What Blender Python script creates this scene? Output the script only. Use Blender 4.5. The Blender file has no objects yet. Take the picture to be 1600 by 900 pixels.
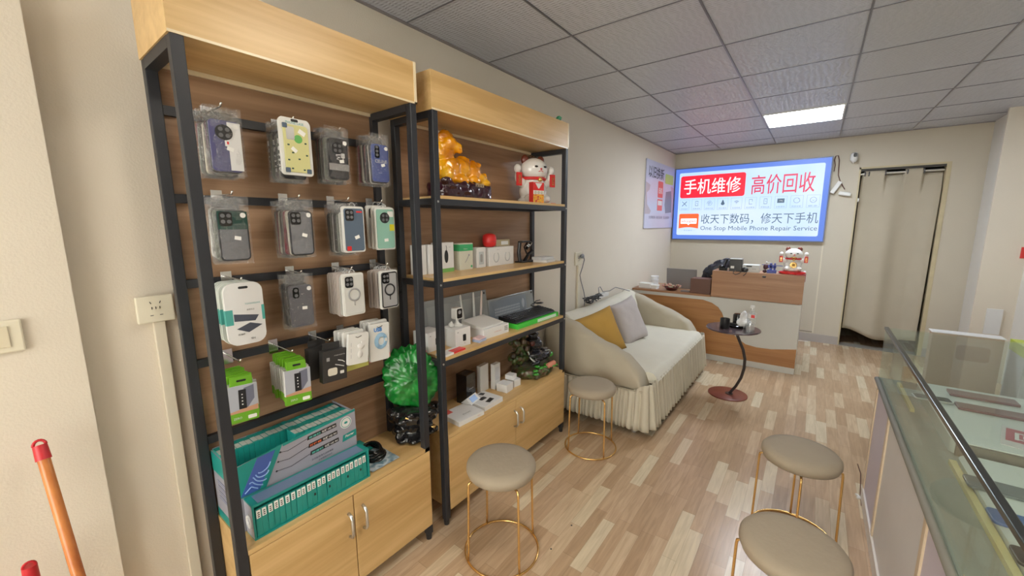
import bpy, bmesh, math, random
from mathutils import Vector, Matrix, noise
random.seed(7)
PI = math.pi
C = bpy.context.scene.collection
SC = bpy.context.scene

# ------------------------------------------------------------------ camera, light, exposure
CAMP = dict(cx=1.7324, cy=0.0, cz=1.5, yaw=37.201, pitch=9.1027, roll=-0.2814, f=622.18)
def cam_axes():
    y, p, r = [math.radians(CAMP[k]) for k in ('yaw', 'pitch', 'roll')]
    f = Vector((-math.sin(y)*math.cos(p), math.cos(y)*math.cos(p), -math.sin(p)))
    ri = Vector((math.cos(y), math.sin(y), 0)); up = ri.cross(f)
    c, s = math.cos(r), math.sin(r)
    return f, ri*c + up*s, up*c - ri*s
FW, RI, UP = cam_axes()
CPOS = Vector((CAMP['cx'], CAMP['cy'], CAMP['cz']))
cd = bpy.data.cameras.new('camera'); cam = bpy.data.objects.new('camera', cd); C.objects.link(cam)
cd.sensor_width = 36; cd.lens = 36*CAMP['f']/1600; cd.clip_start = .02
M = Matrix((RI, UP, -FW)).transposed().to_4x4(); M.translation = CPOS
cam.matrix_world = M
SC.camera = cam
def U(px, py, axis, val):            # a point of the place seen at a pixel, on the plane axis=val
    d = FW + RI*((px-800)/CAMP['f']) - UP*((py-450)/CAMP['f'])
    i = 'xyz'.index(axis); t = (val-CPOS[i])/d[i]
    return CPOS + d*t

SC.view_settings.view_transform = 'Standard'; SC.view_settings.look = 'None'
SC.view_settings.gamma = 1; SC.view_settings.use_curve_mapping = False
SC.view_settings.exposure = 0.0
PANEL_EMIT = 16.0
SIGN_EMIT = 1.2
w = bpy.data.worlds.new('world'); SC.world = w; w.use_nodes = True
bg = w.node_tree.nodes['Background']; bg.inputs[0].default_value = (1.0, 0.955, 0.88, 1); bg.inputs[1].default_value = 8.2

H = 2.491; BY = 6.248; RX = 3.24; FY = -2.6      # ceiling, back wall, right wall, shop front

# ------------------------------------------------------------------ materials
MC = {}
def nt(m):
    m.use_nodes = True; t = m.node_tree; return t, t.nodes, t.links, t.nodes['Principled BSDF']
def mat(name, col, rough=.5, metal=0, bump=0, bscale=40, var=.04, vscale=8, spec=None, coat=0, sub=0):
    if name in MC: return MC[name]
    m = bpy.data.materials.new(name); t, n, l, b = nt(m)
    b.inputs['Roughness'].default_value = rough; b.inputs['Metallic'].default_value = metal
    if spec is not None: b.inputs['Specular IOR Level'].default_value = spec
    if coat: b.inputs['Coat Weight'].default_value = coat
    if sub:
        b.inputs['Subsurface Weight'].default_value = sub; b.inputs['Subsurface Radius'].default_value = (.02, .02, .01)
    tc = n.new('ShaderNodeTexCoord'); nz = n.new('ShaderNodeTexNoise'); nz.inputs['Scale'].default_value = vscale
    l.new(tc.outputs['Object'], nz.inputs['Vector'])
    mx = n.new('ShaderNodeMix'); mx.data_type = 'RGBA'
    c = Vector(col[:3]); mx.inputs[6].default_value = (*(c*(1-var)), 1); mx.inputs[7].default_value = (*[min(1, v) for v in c*(1+var)], 1)
    l.new(nz.outputs[0], mx.inputs[0]); l.new(mx.outputs[2], b.inputs['Base Color'])
    if bump:
        bn = n.new('ShaderNodeTexNoise'); bn.inputs['Scale'].default_value = bscale; bn.inputs['Detail'].default_value = 4
        l.new(tc.outputs['Object'], bn.inputs['Vector'])
        bp = n.new('ShaderNodeBump'); bp.inputs['Strength'].default_value = bump; bp.inputs['Distance'].default_value = .01
        l.new(bn.outputs[0], bp.inputs['Height']); l.new(bp.outputs[0], b.inputs['Normal'])
    MC[name] = m; return m
def wood(name, c1, c2, axis='y', rough=.38, scale=1.0, seam=0):
    if name in MC: return MC[name]
    m = bpy.data.materials.new(name); t, n, l, b = nt(m)
    tc = n.new('ShaderNodeTexCoord'); mp = n.new('ShaderNodeMapping')
    s = {'x': (.8, 14, 14), 'y': (14, .8, 14), 'z': (14, 14, .8)}[axis]
    mp.inputs['Scale'].default_value = [v*scale for v in s]
    l.new(tc.outputs['Object'], mp.inputs[0])
    nz = n.new('ShaderNodeTexNoise'); nz.inputs['Scale'].default_value = 1.0; nz.inputs['Detail'].default_value = 5; nz.inputs['Distortion'].default_value = .6
    l.new(mp.outputs[0], nz.inputs['Vector'])
    n2 = n.new('ShaderNodeTexNoise'); n2.inputs['Scale'].default_value = 5; n2.inputs['Detail'].default_value = 6
    l.new(mp.outputs[0], n2.inputs['Vector'])
    ad = n.new('ShaderNodeMath'); ad.operation = 'MULTIPLY_ADD'; ad.inputs[1].default_value = .35; 
    l.new(n2.outputs[0], ad.inputs[0]); l.new(nz.outputs[0], ad.inputs[2])
    cr = n.new('ShaderNodeValToRGB'); cr.color_ramp.elements[0].position = .48; cr.color_ramp.elements[1].position = .86
    cr.color_ramp.elements[0].color = (*c1, 1); cr.color_ramp.elements[1].color = (*c2, 1)
    l.new(ad.outputs[0], cr.inputs[0])
    l.new(cr.outputs[0], b.inputs['Base Color'])
    b.inputs['Roughness'].default_value = rough
    MC[name] = m; return m
def emit(name, col, s):
    if name in MC: return MC[name]
    m = bpy.data.materials.new(name); t, n, l, b = nt(m)
    b.inputs['Base Color'].default_value = (0, 0, 0, 1); b.inputs['Roughness'].default_value = .4
    b.inputs['Emission Color'].default_value = (*col, 1); b.inputs['Emission Strength'].default_value = s
    MC[name] = m; return m
def clear(name, tint=(1, 1, 1), gloss=.1, rough=.05, bump=0, bscale=30, ior=1.45, haze=0.0):
    if name in MC: return MC[name]
    m = bpy.data.materials.new(name); m.use_nodes = True; t = m.node_tree; n = t.nodes; l = t.links; n.clear()
    o = n.new('ShaderNodeOutputMaterial'); tr = n.new('ShaderNodeBsdfTransparent'); tr.inputs[0].default_value = (*tint, 1)
    gl = n.new('ShaderNodeBsdfGlossy'); gl.inputs['Roughness'].default_value = rough
    fr = n.new('ShaderNodeLayerWeight')
    pw = n.new('ShaderNodeMath'); pw.operation = 'POWER'; pw.inputs[1].default_value = 5; l.new(fr.outputs['Facing'], pw.inputs[0])
    f0 = ((ior-1)/(ior+1))**2
    ad = n.new('ShaderNodeMath'); ad.operation = 'MULTIPLY_ADD'; ad.inputs[1].default_value = max(0, 1-f0)*(.55 if ior < 1.4 else .8); ad.inputs[2].default_value = f0+gloss; ad.use_clamp = True
    mx = n.new('ShaderNodeMixShader'); l.new(pw.outputs[0], ad.inputs[0]); l.new(ad.outputs[0], mx.inputs[0])
    l.new(tr.outputs[0], mx.inputs[1]); l.new(gl.outputs[0], mx.inputs[2])
    last = mx
    if haze:
        df = n.new('ShaderNodeBsdfDiffuse'); df.inputs[0].default_value = (.85, .87, .88, 1)
        m2 = n.new('ShaderNodeMixShader'); m2.inputs[0].default_value = haze
        l.new(mx.outputs[0], m2.inputs[1]); l.new(df.outputs[0], m2.inputs[2]); last = m2
    l.new(last.outputs[0], o.inputs[0])
    if bump:
        tc = n.new('ShaderNodeTexCoord'); nz = n.new('ShaderNodeTexNoise'); nz.inputs['Scale'].default_value = bscale; nz.inputs['Detail'].default_value = 3
        l.new(tc.outputs['Object'], nz.inputs[0]); bp = n.new('ShaderNodeBump'); bp.inputs['Strength'].default_value = bump; bp.inputs['Distance'].default_value = .02
        l.new(nz.outputs[0], bp.inputs['Height']); l.new(bp.outputs[0], gl.inputs['Normal']); l.new(bp.outputs[0], fr.inputs['Normal'])
    MC[name] = m; return m
def patt(name, cols, scale=20, rough=.5, kind='noise', bump=.2, metal=0, coat=0):      # multi-colour noise
    if name in MC: return MC[name]
    m = bpy.data.materials.new(name); t, n, l, b = nt(m)
    tc = n.new('ShaderNodeTexCoord')
    nz = n.new('ShaderNodeTexNoise' if kind == 'noise' else 'ShaderNodeTexVoronoi'); nz.inputs['Scale'].default_value = scale
    l.new(tc.outputs['Object'], nz.inputs['Vector'])
    cr = n.new('ShaderNodeValToRGB'); e = cr.color_ramp.elements
    k = len(cols)
    lo, hi = (.32, .68) if kind == 'noise' else (0, .8)
    e[0].position = lo; e[0].color = (*cols[0], 1); e[1].position = hi; e[1].color = (*cols[-1], 1)
    for i in range(1, k-1):
        x = e.new(lo+(hi-lo)*i/(k-1)); x.color = (*cols[i], 1)
    l.new(nz.outputs[0], cr.inputs[0]); l.new(cr.outputs[0], b.inputs['Base Color'])
    b.inputs['Roughness'].default_value = rough; b.inputs['Metallic'].default_value = metal; b.inputs['Coat Weight'].default_value = coat
    if bump:
        bp = n.new('ShaderNodeBump'); bp.inputs['Strength'].default_value = bump; bp.inputs['Distance'].default_value = .01
        l.new(nz.outputs[0], bp.inputs['Height']); l.new(bp.outputs[0], b.inputs['Normal'])
    MC[name] = m; return m

def srgb(r, g, b):
    f = lambda v: (v/255/12.92 if v/255 <= .04045 else ((v/255+.055)/1.055)**2.4)
    return (f(r), f(g), f(b))

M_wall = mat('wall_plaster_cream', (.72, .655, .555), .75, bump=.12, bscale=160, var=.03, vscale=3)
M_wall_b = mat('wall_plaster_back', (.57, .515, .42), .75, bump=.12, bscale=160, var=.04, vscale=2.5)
M_pil = mat('wall_plaster_patch', (.70, .67, .62), .8, bump=.15, bscale=120, var=.03)
M_black = mat('black_powder_coated_steel', (.022, .024, .030), .42, var=.1)
M_oak = wood('light_oak_laminate', (.55, .345, .135), (.71, .485, .225), 'y', .33)
M_oak_edge = mat('edge_banding_lit_lip', (.78, .66, .45), .25)
M_wal = wood('walnut_back_panel', (.25, .140, .075), (.43, .27, .165), 'y', .45, 1.0)
M_deskw = wood('orange_wood_laminate', (.36, .155, .05), (.50, .25, .095), 'x', .35)
M_hutch = wood('hutch_wood_laminate', (.33, .155, .075), (.47, .26, .14), 'x', .35)
M_white = mat('white_card', (.73, .73, .73), .45, var=.02)
M_whitep = mat('white_plastic', (.74, .74, .72), .3, var=.01)
M_greyw = mat('desk_white_laminate', (.66, .66, .63), .35, var=.02)
M_blackp = mat('black_plastic', (.018, .018, .02), .3)
M_blackg = mat('black_gloss', (.01, .01, .012), .12, coat=.5)
M_chrome = mat('chrome', (.8, .8, .8), .18, 1)
M_silver = mat('brushed_silver', (.62, .62, .6), .3, .9)
M_gold = mat('brass_gold', (.78, .50, .19), .25, .9)
M_teal = mat('teal_card', (.012, .27, .24), .38, var=.08)
M_teald = mat('teal_card_dark', (.01, .17, .16), .4)
M_greyp = mat('grey_lilac_print', (.34, .34, .40), .35, var=.02)
M_red = mat('red_plastic', (.55, .02, .03), .4)
M_redb = mat('bright_red', (.70, .03, .03), .35)
M_green = mat('lime_card', (.15, .40, .02), .4, var=.08)
M_sofa = None

# ------------------------------------------------------------------ mesh helpers
def box(bm, x0, x1, y0, y1, z0, z1):
    v = [bm.verts.new((x, y, z)) for x in (x0, x1) for y in (y0, y1) for z in (z0, z1)]
    for f in ((0, 1, 3, 2), (4, 6, 7, 5), (0, 4, 5, 1), (2, 3, 7, 6), (0, 2, 6, 4), (1, 5, 7, 3)): bm.faces.new([v[i] for i in f])
    return v
def cyl(bm, p0, p1, r, r2=None, n=16, cap=True):
    p0, p1 = Vector(p0), Vector(p1); r2 = r if r2 is None else r2
    q = (p1-p0).to_track_quat('Z', 'Y'); rings = []
    for p, rr in ((p0, r), (p1, r2)):
        rings.append([bm.verts.new(p + q @ Vector((rr*math.cos(2*PI*i/n), rr*math.sin(2*PI*i/n), 0))) for i in range(n)])
    for i in range(n): bm.faces.new((rings[0][i], rings[0][(i+1) % n], rings[1][(i+1) % n], rings[1][i]))
    if cap: bm.faces.new(rings[0][::-1]); bm.faces.new(rings[1])
def tube(bm, pts, r, n=8, closed=False, rs=None):
    pts = [Vector(p) for p in pts]; k = len(pts); rings = []; prev = None
    for i, p in enumerate(pts):
        a = pts[(i-1) % k] if (closed or i > 0) else p; b = pts[(i+1) % k] if (closed or i < k-1) else p
        t = (b-a).normalized()
        if prev is None: u = t.orthogonal().normalized()
        else:
            u = prev - t*prev.dot(t); u = u.normalized() if u.length > 1e-6 else t.orthogonal().normalized()
        prev = u; v = t.cross(u); rr = rs[i] if rs else r
        rings.append([bm.verts.new(p + (u*math.cos(2*PI*j/n) + v*math.sin(2*PI*j/n))*rr) for j in range(n)])
    for i in range(k if closed else k-1):
        A, B = rings[i], rings[(i+1) % k]
        off = 0
        if closed and i == k-1:
            off = min(range(n), key=lambda o: (A[0].co-B[o].co).length)
        for j in range(n): bm.faces.new((A[j], A[(j+1) % n], B[(j+1+off) % n], B[(j+off) % n]))
    if not closed: bm.faces.new(rings[0][::-1]); bm.faces.new(rings[-1])
def lathe(bm, prof, n=32, c=(0, 0, 0), sx=1, sy=1, cap=True):
    rings = []
    for r, z in prof: rings.append([bm.verts.new((c[0]+r*sx*math.cos(2*PI*i/n), c[1]+r*sy*math.sin(2*PI*i/n), c[2]+z)) for i in range(n)])
    for A, B in zip(rings, rings[1:]):
        for i in range(n): bm.faces.new((A[i], A[(i+1) % n], B[(i+1) % n], B[i]))
    if cap: bm.faces.new(rings[0][::-1]); bm.faces.new(rings[-1])
def prism(bm, poly, axis, a0, a1):      # poly in the two other axes, in order (x: y,z) (y: x,z) (z: x,y)
    def P(u, v, a): return {'x': (a, u, v), 'y': (u, a, v), 'z': (u, v, a)}[axis]
    A = [bm.verts.new(P(u, v, a0)) for u, v in poly]; B = [bm.verts.new(P(u, v, a1)) for u, v in poly]
    bm.faces.new(A); bm.faces.new(B[::-1]); k = len(poly)
    for i in range(k): bm.faces.new((A[i], B[i], B[(i+1) % k], A[(i+1) % k]))
def rrect(u0, u1, v0, v1, r, s=5):
    out = []
    for cu, cv, a in ((u1-r, v1-r, 0), (u0+r, v1-r, 90), (u0+r, v0+r, 180), (u1-r, v0+r, 270)):
        for i in range(s+1):
            t = math.radians(a+90*i/s); out.append((cu+r*math.cos(t), cv+r*math.sin(t)))
    return out
def ell(bm, c, s, sub=2, rot=None):
    mt = Matrix.Translation(c)
    if rot: mt = mt @ Matrix.Rotation(rot[1], 4, rot[0])
    mt = mt @ Matrix.Diagonal((s[0], s[1], s[2], 1))
    bmesh.ops.create_icosphere(bm, subdivisions=sub, radius=1, matrix=mt)
def obj(name, bm, m, parent=None, smooth=False, bevel=0, loc=None, rot=None):
    bmesh.ops.recalc_face_normals(bm, faces=bm.faces)
    me = bpy.data.meshes.new(name)
    bm.to_mesh(me); bm.free()
    if m: me.materials.append(m)
    if smooth:
        for p in me.polygons: p.use_smooth = True
        if smooth != True:
            me.set_sharp_from_angle(angle=math.radians(smooth))
    o = bpy.data.objects.new(name, me); C.objects.link(o)
    if parent is not None: o.parent = parent
    if loc: o.location = loc
    if rot: o.rotation_euler = rot
    if bevel:
        b = o.modifiers.new('bevel', 'BEVEL'); b.width = bevel; b.segments = 2; b.limit_method = 'ANGLE'
    return o
def NB(): return bmesh.new()
def bx(name, m, parent, x0, x1, y0, y1, z0, z1, bevel=0, **k):
    b = NB(); box(b, x0, x1, y0, y1, z0, z1); return obj(name, b, m, parent, bevel=bevel, **k)
def thing(name, label, cat, loc=(0, 0, 0), rz=0, group=None, rot=None):
    o = bpy.data.objects.new(name, None); C.objects.link(o); o.empty_display_size = .05
    o.location = loc; o.rotation_euler = rot if rot else (0, 0, rz)
    return tag(o, label, cat, group)
def tag(o, label, cat, group=None, kind=None):
    o['label'] = label; o['category'] = cat
    if group: o['group'] = group
    if kind: o['kind'] = kind
    return o
def struct(o): o['kind'] = 'structure'; return o
def plabel(o, t): o['label'] = t; return o
def dup(root, loc=None, label=None, rot=None, group=None, name=None):
    r = root.copy(); C.objects.link(r)
    if loc is not None: r.location = loc
    if rot is not None: r.rotation_euler = rot
    if label: r['label'] = label
    if group: r['group'] = group
    for ch in root.children:
        c = ch.copy(); C.objects.link(c); c.parent = r
        for g in ch.children:
            d = g.copy(); C.objects.link(d); d.parent = c
    return r
def remesh(o, vox, smooth=3, disp=0, dscale=.02):
    r = o.modifiers.new('remesh', 'REMESH'); r.mode = 'VOXEL'; r.voxel_size = vox; r.use_smooth_shade = True
    s = o.modifiers.new('smooth', 'SMOOTH'); s.iterations = smooth; s.factor = .5
    if disp:
        tx = bpy.data.textures.new(o.name, 'CLOUDS'); tx.noise_scale = dscale; tx.noise_depth = 2
        d = o.modifiers.new('displace', 'DISPLACE'); d.texture = tx; d.strength = disp; d.mid_level = .5
    return o
# writing: real letters, turned into a mesh, laid in the plane origin + u*right + v*up
def text(s, m, parent, origin, right, up, width=None, height=None, size=.1, name='lettering', bold=0, thick=.0006, shear=0, align='LEFT'):
    cu = bpy.data.curves.new('t', 'FONT'); cu.body = s; cu.size = 1; cu.extrude = 0; cu.offset = bold; cu.resolution_u = 2; cu.shear = shear
    to = bpy.data.objects.new('t', cu); C.objects.link(to)
    dg = bpy.context.evaluated_depsgraph_get(); me = bpy.data.meshes.new_from_object(to.evaluated_get(dg))
    bpy.data.objects.remove(to); bpy.data.curves.remove(cu)
    xs = [v.co.x for v in me.vertices]; ys = [v.co.y for v in me.vertices]
    if not xs: return None
    x0, x1, y0, y1 = min(xs), max(xs), min(ys), max(ys)
    sx = sy = size
    if width: sx = width/(x1-x0); sy = sx
    if height: sy = height/(y1-y0)
    if height and not width: sx = sy
    right = Vector(right).normalized(); up = Vector(up).normalized(); nn = right.cross(up)
    origin = Vector(origin); ox = {'LEFT': 0, 'CENTER': (x1-x0)*sx/2}[align]
    for v in me.vertices: v.co = origin + right*((v.co.x-x0)*sx-ox) + up*((v.co.y-y0)*sy) + nn*thick
    me.name = name; me.materials.clear(); me.materials.append(m)
    o = bpy.data.objects.new(name, me); C.objects.link(o); o.parent = parent
    return o


# ------------------------------------------------------------------ the setting
def floor_mat():
    m = bpy.data.materials.new('strip_parquet'); t, n, l, b = nt(m)
    g = n.new('ShaderNodeNewGeometry'); sp = n.new('ShaderNodeSeparateXYZ'); l.new(g.outputs['Position'], sp.inputs[0])
    def math_(op, a, bb=None, c=None):
        k = n.new('ShaderNodeMath'); k.operation = op
        for i, v in enumerate((a, bb, c)):
            if v is None: continue
            if isinstance(v, (int, float)): k.inputs[i].default_value = v
            else: l.new(v, k.inputs[i])
        return k.outputs[0]
    W, L = .062, .36
    rx = math_('DIVIDE', sp.outputs[0], W); row = math_('FLOOR', rx)
    wn = n.new('ShaderNodeTexWhiteNoise'); wn.noise_dimensions = '1D'; l.new(row, wn.inputs['W'])
    ry = math_('ADD', math_('DIVIDE', sp.outputs[1], L), math_('MULTIPLY', wn.outputs['Value'], 7.3)); cell = math_('FLOOR', ry)
    cv = n.new('ShaderNodeCombineXYZ'); l.new(row, cv.inputs[0]); l.new(cell, cv.inputs[1])
    w2 = n.new('ShaderNodeTexWhiteNoise'); w2.noise_dimensions = '2D'; l.new(cv.outputs[0], w2.inputs['Vector'])
    cr = n.new('ShaderNodeValToRGB'); e = cr.color_ramp.elements
    e[0].position = 0; e[0].color = (.44, .30, .185, 1); e[1].position = 1; e[1].color = (.68, .58, .42, 1)
    for p, c in ((.3, (.50, .35, .22)), (.58, (.55, .395, .26)), (.76, (.60, .455, .305)), (.88, (.66, .55, .385))):
        x = e.new(p); x.color = (*c, 1)
    l.new(w2.outputs['Value'], cr.inputs[0])
    mp = n.new('ShaderNodeMapping'); mp.inputs['Scale'].default_value = (60, 5, 1); l.new(g.outputs['Position'], mp.inputs[0])
    gr = n.new('ShaderNodeTexNoise'); gr.inputs['Scale'].default_value = 1; gr.inputs['Detail'].default_value = 6; gr.inputs['Distortion'].default_value = .8
    l.new(mp.outputs[0], gr.inputs['Vector'])
    r2 = n.new('ShaderNodeValToRGB'); r2.color_ramp.elements[0].position = .3; r2.color_ramp.elements[0].color = (.84, .82, .80, 1)
    r2.color_ramp.elements[1].position = .7; r2.color_ramp.elements[1].color = (1.08, 1.08, 1.08, 1); l.new(gr.outputs[0], r2.inputs[0])
    mx = n.new('ShaderNodeMix'); mx.data_type = 'RGBA'; mx.blend_type = 'MULTIPLY'; mx.inputs[0].default_value = 1
    l.new(cr.outputs[0], mx.inputs[6]); l.new(r2.outputs[0], mx.inputs[7])
    # thin joints
    fx = math_('FRACT', rx); fy = math_('FRACT', ry)
    j = math_('MAXIMUM', math_('LESS_THAN', fx, .022), math_('LESS_THAN', fy, .005))
    m3 = n.new('ShaderNodeMix'); m3.data_type = 'RGBA'; l.new(math_('MULTIPLY', j, .45), m3.inputs[0]); l.new(mx.outputs[2], m3.inputs[6]); m3.inputs[7].default_value = (.16, .10, .06, 1)
    l.new(m3.outputs[2], b.inputs['Base Color'])
    b.inputs['Roughness'].default_value = .27
    return m
struct(bx('floor', floor_mat(), None, -.3, RX+.3, FY, BY+1.6, -.05, 0))

def ceil_mat():
    m = bpy.data.materials.new('embossed_ceiling_tile'); t, n, l, b = nt(m)
    g = n.new('ShaderNodeNewGeometry'); mp = n.new('ShaderNodeMapping'); mp.inputs['Scale'].default_value = (1, 1, 1)
    l.new(g.outputs['Position'], mp.inputs[0])
    wv = n.new('ShaderNodeTexWave'); wv.wave_type = 'BANDS'; wv.bands_direction = 'X'; wv.inputs['Scale'].default_value = 9; wv.inputs['Distortion'].default_value = 4; wv.inputs['Detail'].default_value = 0; wv.inputs['Detail Scale'].default_value = 2
    l.new(mp.outputs[0], wv.inputs['Vector'])
    w2 = n.new('ShaderNodeTexWave'); w2.wave_type = 'BANDS'; w2.bands_direction = 'Y'; w2.inputs['Scale'].default_value = 18; w2.inputs['Distortion'].default_value = 2
    l.new(mp.outputs[0], w2.inputs['Vector'])
    ml = n.new('ShaderNodeMath'); ml.operation = 'MULTIPLY'; l.new(wv.outputs['Fac'], ml.inputs[0]); l.new(w2.outputs['Fac'], ml.inputs[1])
    bp = n.new('ShaderNodeBump'); bp.inputs['Strength'].default_value = .3; bp.inputs['Distance'].default_value = .01
    l.new(ml.outputs[0], bp.inputs['Height']); l.new(bp.outputs[0], b.inputs['Normal'])
    b.inputs['Base Color'].default_value = (.53, .555, .63, 1); b.inputs['Roughness'].default_value = .27
    return m
struct(bx('ceiling', ceil_mat(), None, -.3, RX+.3, FY, BY+.1, H, H+.05))
M_tbar = mat('ceiling_grid_bar', (.17, .17, .20), .3, .5)
b = NB()
for x in (.597, 1.219, 1.843, 2.455, 3.07): box(b, x-.0045, x+.0045, FY, BY, H-.005, H+.001)
for k in range(-6, 8):
    y = 1.4076+k*.6277
    box(b, 0, RX, y-.0035, y+.0035, H-.003, H+.001)
struct(obj('trim_1', b, M_tbar))
bx2 = struct(bx('trim_2', mat('wall_angle', (.28, .26, .27), .5), None, 0, .018, .135, BY, H-.006, H)); 
struct(bx('trim_3', mat('wall_angle', (.28, .26, .27), .5), None, 0, RX, BY-.018, BY, H-.006, H))

struct(bx('wall_left', M_wall, None, -.15, 0, .05, BY, 0, H+.05))
struct(bx('wall_left_column', M_wall, None, -.15, .055, FY, .135, 0, H+.05))
DX0, DX1, DZ = 2.062, 2.80, 2.13
b = NB(); box(b, -.15, DX0, BY, BY+.12, 0, H+.05); box(b, DX1, RX+.3, BY, BY+.12, 0, H+.05); box(b, DX0, DX1, BY, BY+.12, DZ, H+.05)
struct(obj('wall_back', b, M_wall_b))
struct(bx('wall_right_pier', M_pil, None, 3.05, RX+.3, 5.63, BY, 0, H+.05))
struct(bx('wall_right', M_pil, None, RX, RX+.15, FY, 5.632, 0, H+.05))
struct(bx('wall_right_pier_face', M_wall, None, 2.985, RX, 5.60, 5.63, 0, H+.05))
# shop front behind the viewer: low wall, glazed opening to the street
b = NB(); box(b, -.15, RX+.3, FY-.12, FY, 0, .45); box(b, -.15, RX+.3, FY-.12, FY, 2.35, H+.05); box(b, -.15, .25, FY-.12, FY, .45, 2.35); box(b, 2.9, RX+.3, FY-.12, FY, .45, 2.35)
struct(obj('wall_front', b, M_wall_b))
struct(bx('window_1', clear('window_glass', (.96, .98, .97), .03), None, .25, 2.9, FY-.07, FY-.06, .45, 2.35))
# store room behind the curtain
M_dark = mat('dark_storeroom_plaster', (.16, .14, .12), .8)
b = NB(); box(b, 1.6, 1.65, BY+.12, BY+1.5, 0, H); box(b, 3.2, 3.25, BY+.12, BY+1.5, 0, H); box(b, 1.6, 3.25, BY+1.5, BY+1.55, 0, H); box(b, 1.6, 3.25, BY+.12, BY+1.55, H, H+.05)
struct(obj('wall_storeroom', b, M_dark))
struct(bx('trim_4', mat('grey_threshold', (.30, .27, .23), .4), None, DX0, DX1, BY-.02, BY+.14, 0, .006))
M_jamb = mat('yellowed_jamb', (.55, .47, .30), .6, var=.15, vscale=12)
b = NB(); box(b, DX1-.035, DX1, BY-.004, BY+.12, 0, DZ); box(b, DX0, DX0+.015, BY-.002, BY+.12, 0, DZ); box(b, DX0, DX1, BY-.002, BY+.12, DZ-.02, DZ)
struct(obj('door_1', b, M_jamb))
struct(bx('trim_5', mat('old_dark_frame', (.05, .045, .04), .6), None, DX0+.014, DX1-.03, BY+.01, BY+.03, DZ-.045, DZ-.015))
M_skirt = mat('grey_skirting_tile', (.42, .38, .36), .35)
struct(bx('baseboard_back', M_skirt, None, 0, DX0, BY-.012, BY, 0, .10))
struct(bx('baseboard_back_right', M_skirt, None, DX1, 3.05, BY-.012, BY, 0, .10))
struct(bx('baseboard_left', M_skirt, None, 0, .012, .135, BY, 0, .08))
# seam strip and patched strip on the back wall
struct(bx('trim_6', mat('pale_seam', (.70, .64, .52), .6), None, 1.80, 1.815, BY-.006, BY, .11, 1.75))
struct(bx('trim_7', mat('seam_shadow_gap', (.25, .21, .16), .8), None, 1.66, 1.80, BY-.004, BY, .12, .128))

# ceiling lamps
M_diff = emit('lamp_diffuser', (.84, .92, 1.0), PANEL_EMIT*2.5)
M_diffw = emit('lamp_diffuser_warm', (1.0, .90, .76), PANEL_EMIT)
def panel(x, y, label, m_=None):
    t = thing('ceiling_light', label, 'ceiling light', (x, y, H))
    b = NB(); w_ = .29
    for a in ((-w_-.012, -w_, -w_-.012, w_+.012), (w_, w_+.012, -w_-.012, w_+.012), (-w_, w_, -w_-.012, -w_), (-w_, w_, w_, w_+.012)): box(b, *a, -.009, 0)
    obj('frame', b, mat('lamp_frame', (.75, .75, .75), .3), t)
    bx('diffuser', m_ or M_diff, t, -w_, w_, -w_, w_, -.007, -.001)
panel(1.531, 4.832, 'square lit LED panel set in the ceiling grid in front of the lightbox sign')
panel(1.531, 1.08, 'square LED panel in the ceiling grid above the stools, out of view', M_diffw)
panel(1.531, -1.45, 'square LED panel in the ceiling grid by the shop front, out of view', M_diffw)

# ------------------------------------------------------------------ lightbox sign on the back wall
SX0, SX1, SZ0, SZ1 = .018, 1.81, 1.265, 2.277
SYF = BY-.055
sg = thing('lightbox_sign', 'large lit phone repair lightbox sign with blue border on the back wall', 'sign', ((SX0+SX1)/2, BY, (SZ0+SZ1)/2))
sw, sh = (SX1-SX0)/2, (SZ1-SZ0)/2
def sbox(name, m, x0, x1, z0, z1, y0=-.055, y1=0, parent=sg, **k): return bx(name, m, parent, x0, x1, y0, y1, z0, z1, **k)
b = NB(); box(b, -sw, sw, -.052, -.002, -sh, sh); obj('casing', b, mat('sign_casing', (.10, .13, .25), .35), sg)
E_ = SIGN_EMIT
plabel(sbox('border_panel', emit('sign_blue', (.095, .20, .68), E_), -sw+.012, sw-.012, -sh+.012, sh-.012, -.0535, -.052), 'lit blue border')
b = NB(); prism(b, rrect(-sw+.065, sw-.065, -sh+.068, sh-.068, .02), 'y', -.0545, -.0535)
m = bpy.data.materials.new('sign_white_face'); t_, n_, l_, b_ = nt(m)
b_.inputs['Base Color'].default_value = (0, 0, 0, 1); b_.inputs['Emission Strength'].default_value = E_
tc = n_.new('ShaderNodeTexCoord'); gr = n_.new('ShaderNodeTexNoise'); gr.inputs['Scale'].default_value = 1.1; l_.new(tc.outputs['Object'], gr.inputs[0])
cr = n_.new('ShaderNodeValToRGB'); cr.color_ramp.elements[0].position = .35; cr.color_ramp.elements[0].color = (.44, .66, .95, 1); cr.color_ramp.elements[1].position = .6; cr.color_ramp.elements[1].color = (.64, .76, .95, 1)
l_.new(gr.outputs[0], cr.inputs[0]); l_.new(cr.outputs[0], b_.inputs['Emission Color'])
obj('face', b, m, sg)
SR, SU = (1, 0, 0), (0, 0, 1)
Yf = -.0548
e_red = emit('sign_red', (.90, .012, .04), E_); e_pink = emit('sign_crimson', (.75, .03, .10), E_*.9); e_wh = emit('sign_white', (.95, .97, 1), E_)
e_or = emit('sign_orange', (.95, .13, .03), E_); e_gr = emit('sign_slate', (.085, .15, .23), E_*.85); e_lg = emit('sign_light_slate', (.22, .33, .46), E_)
def S(px, py):      # a pixel on the sign face, in the sign's own frame
    p = U(px, py, 'y', SYF); return p.x-(SX0+SX1)/2, p.z-(SZ0+SZ1)/2
x0, z1 = S(1064.5, 276); x1, z0 = S(1163, 306)
b = NB(); prism(b, rrect(x0, x1, z0+.0, z1, .03), 'y', -.0552, -.0545); obj('red_plate', b, e_red, sg)
hh = z1-z0
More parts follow.
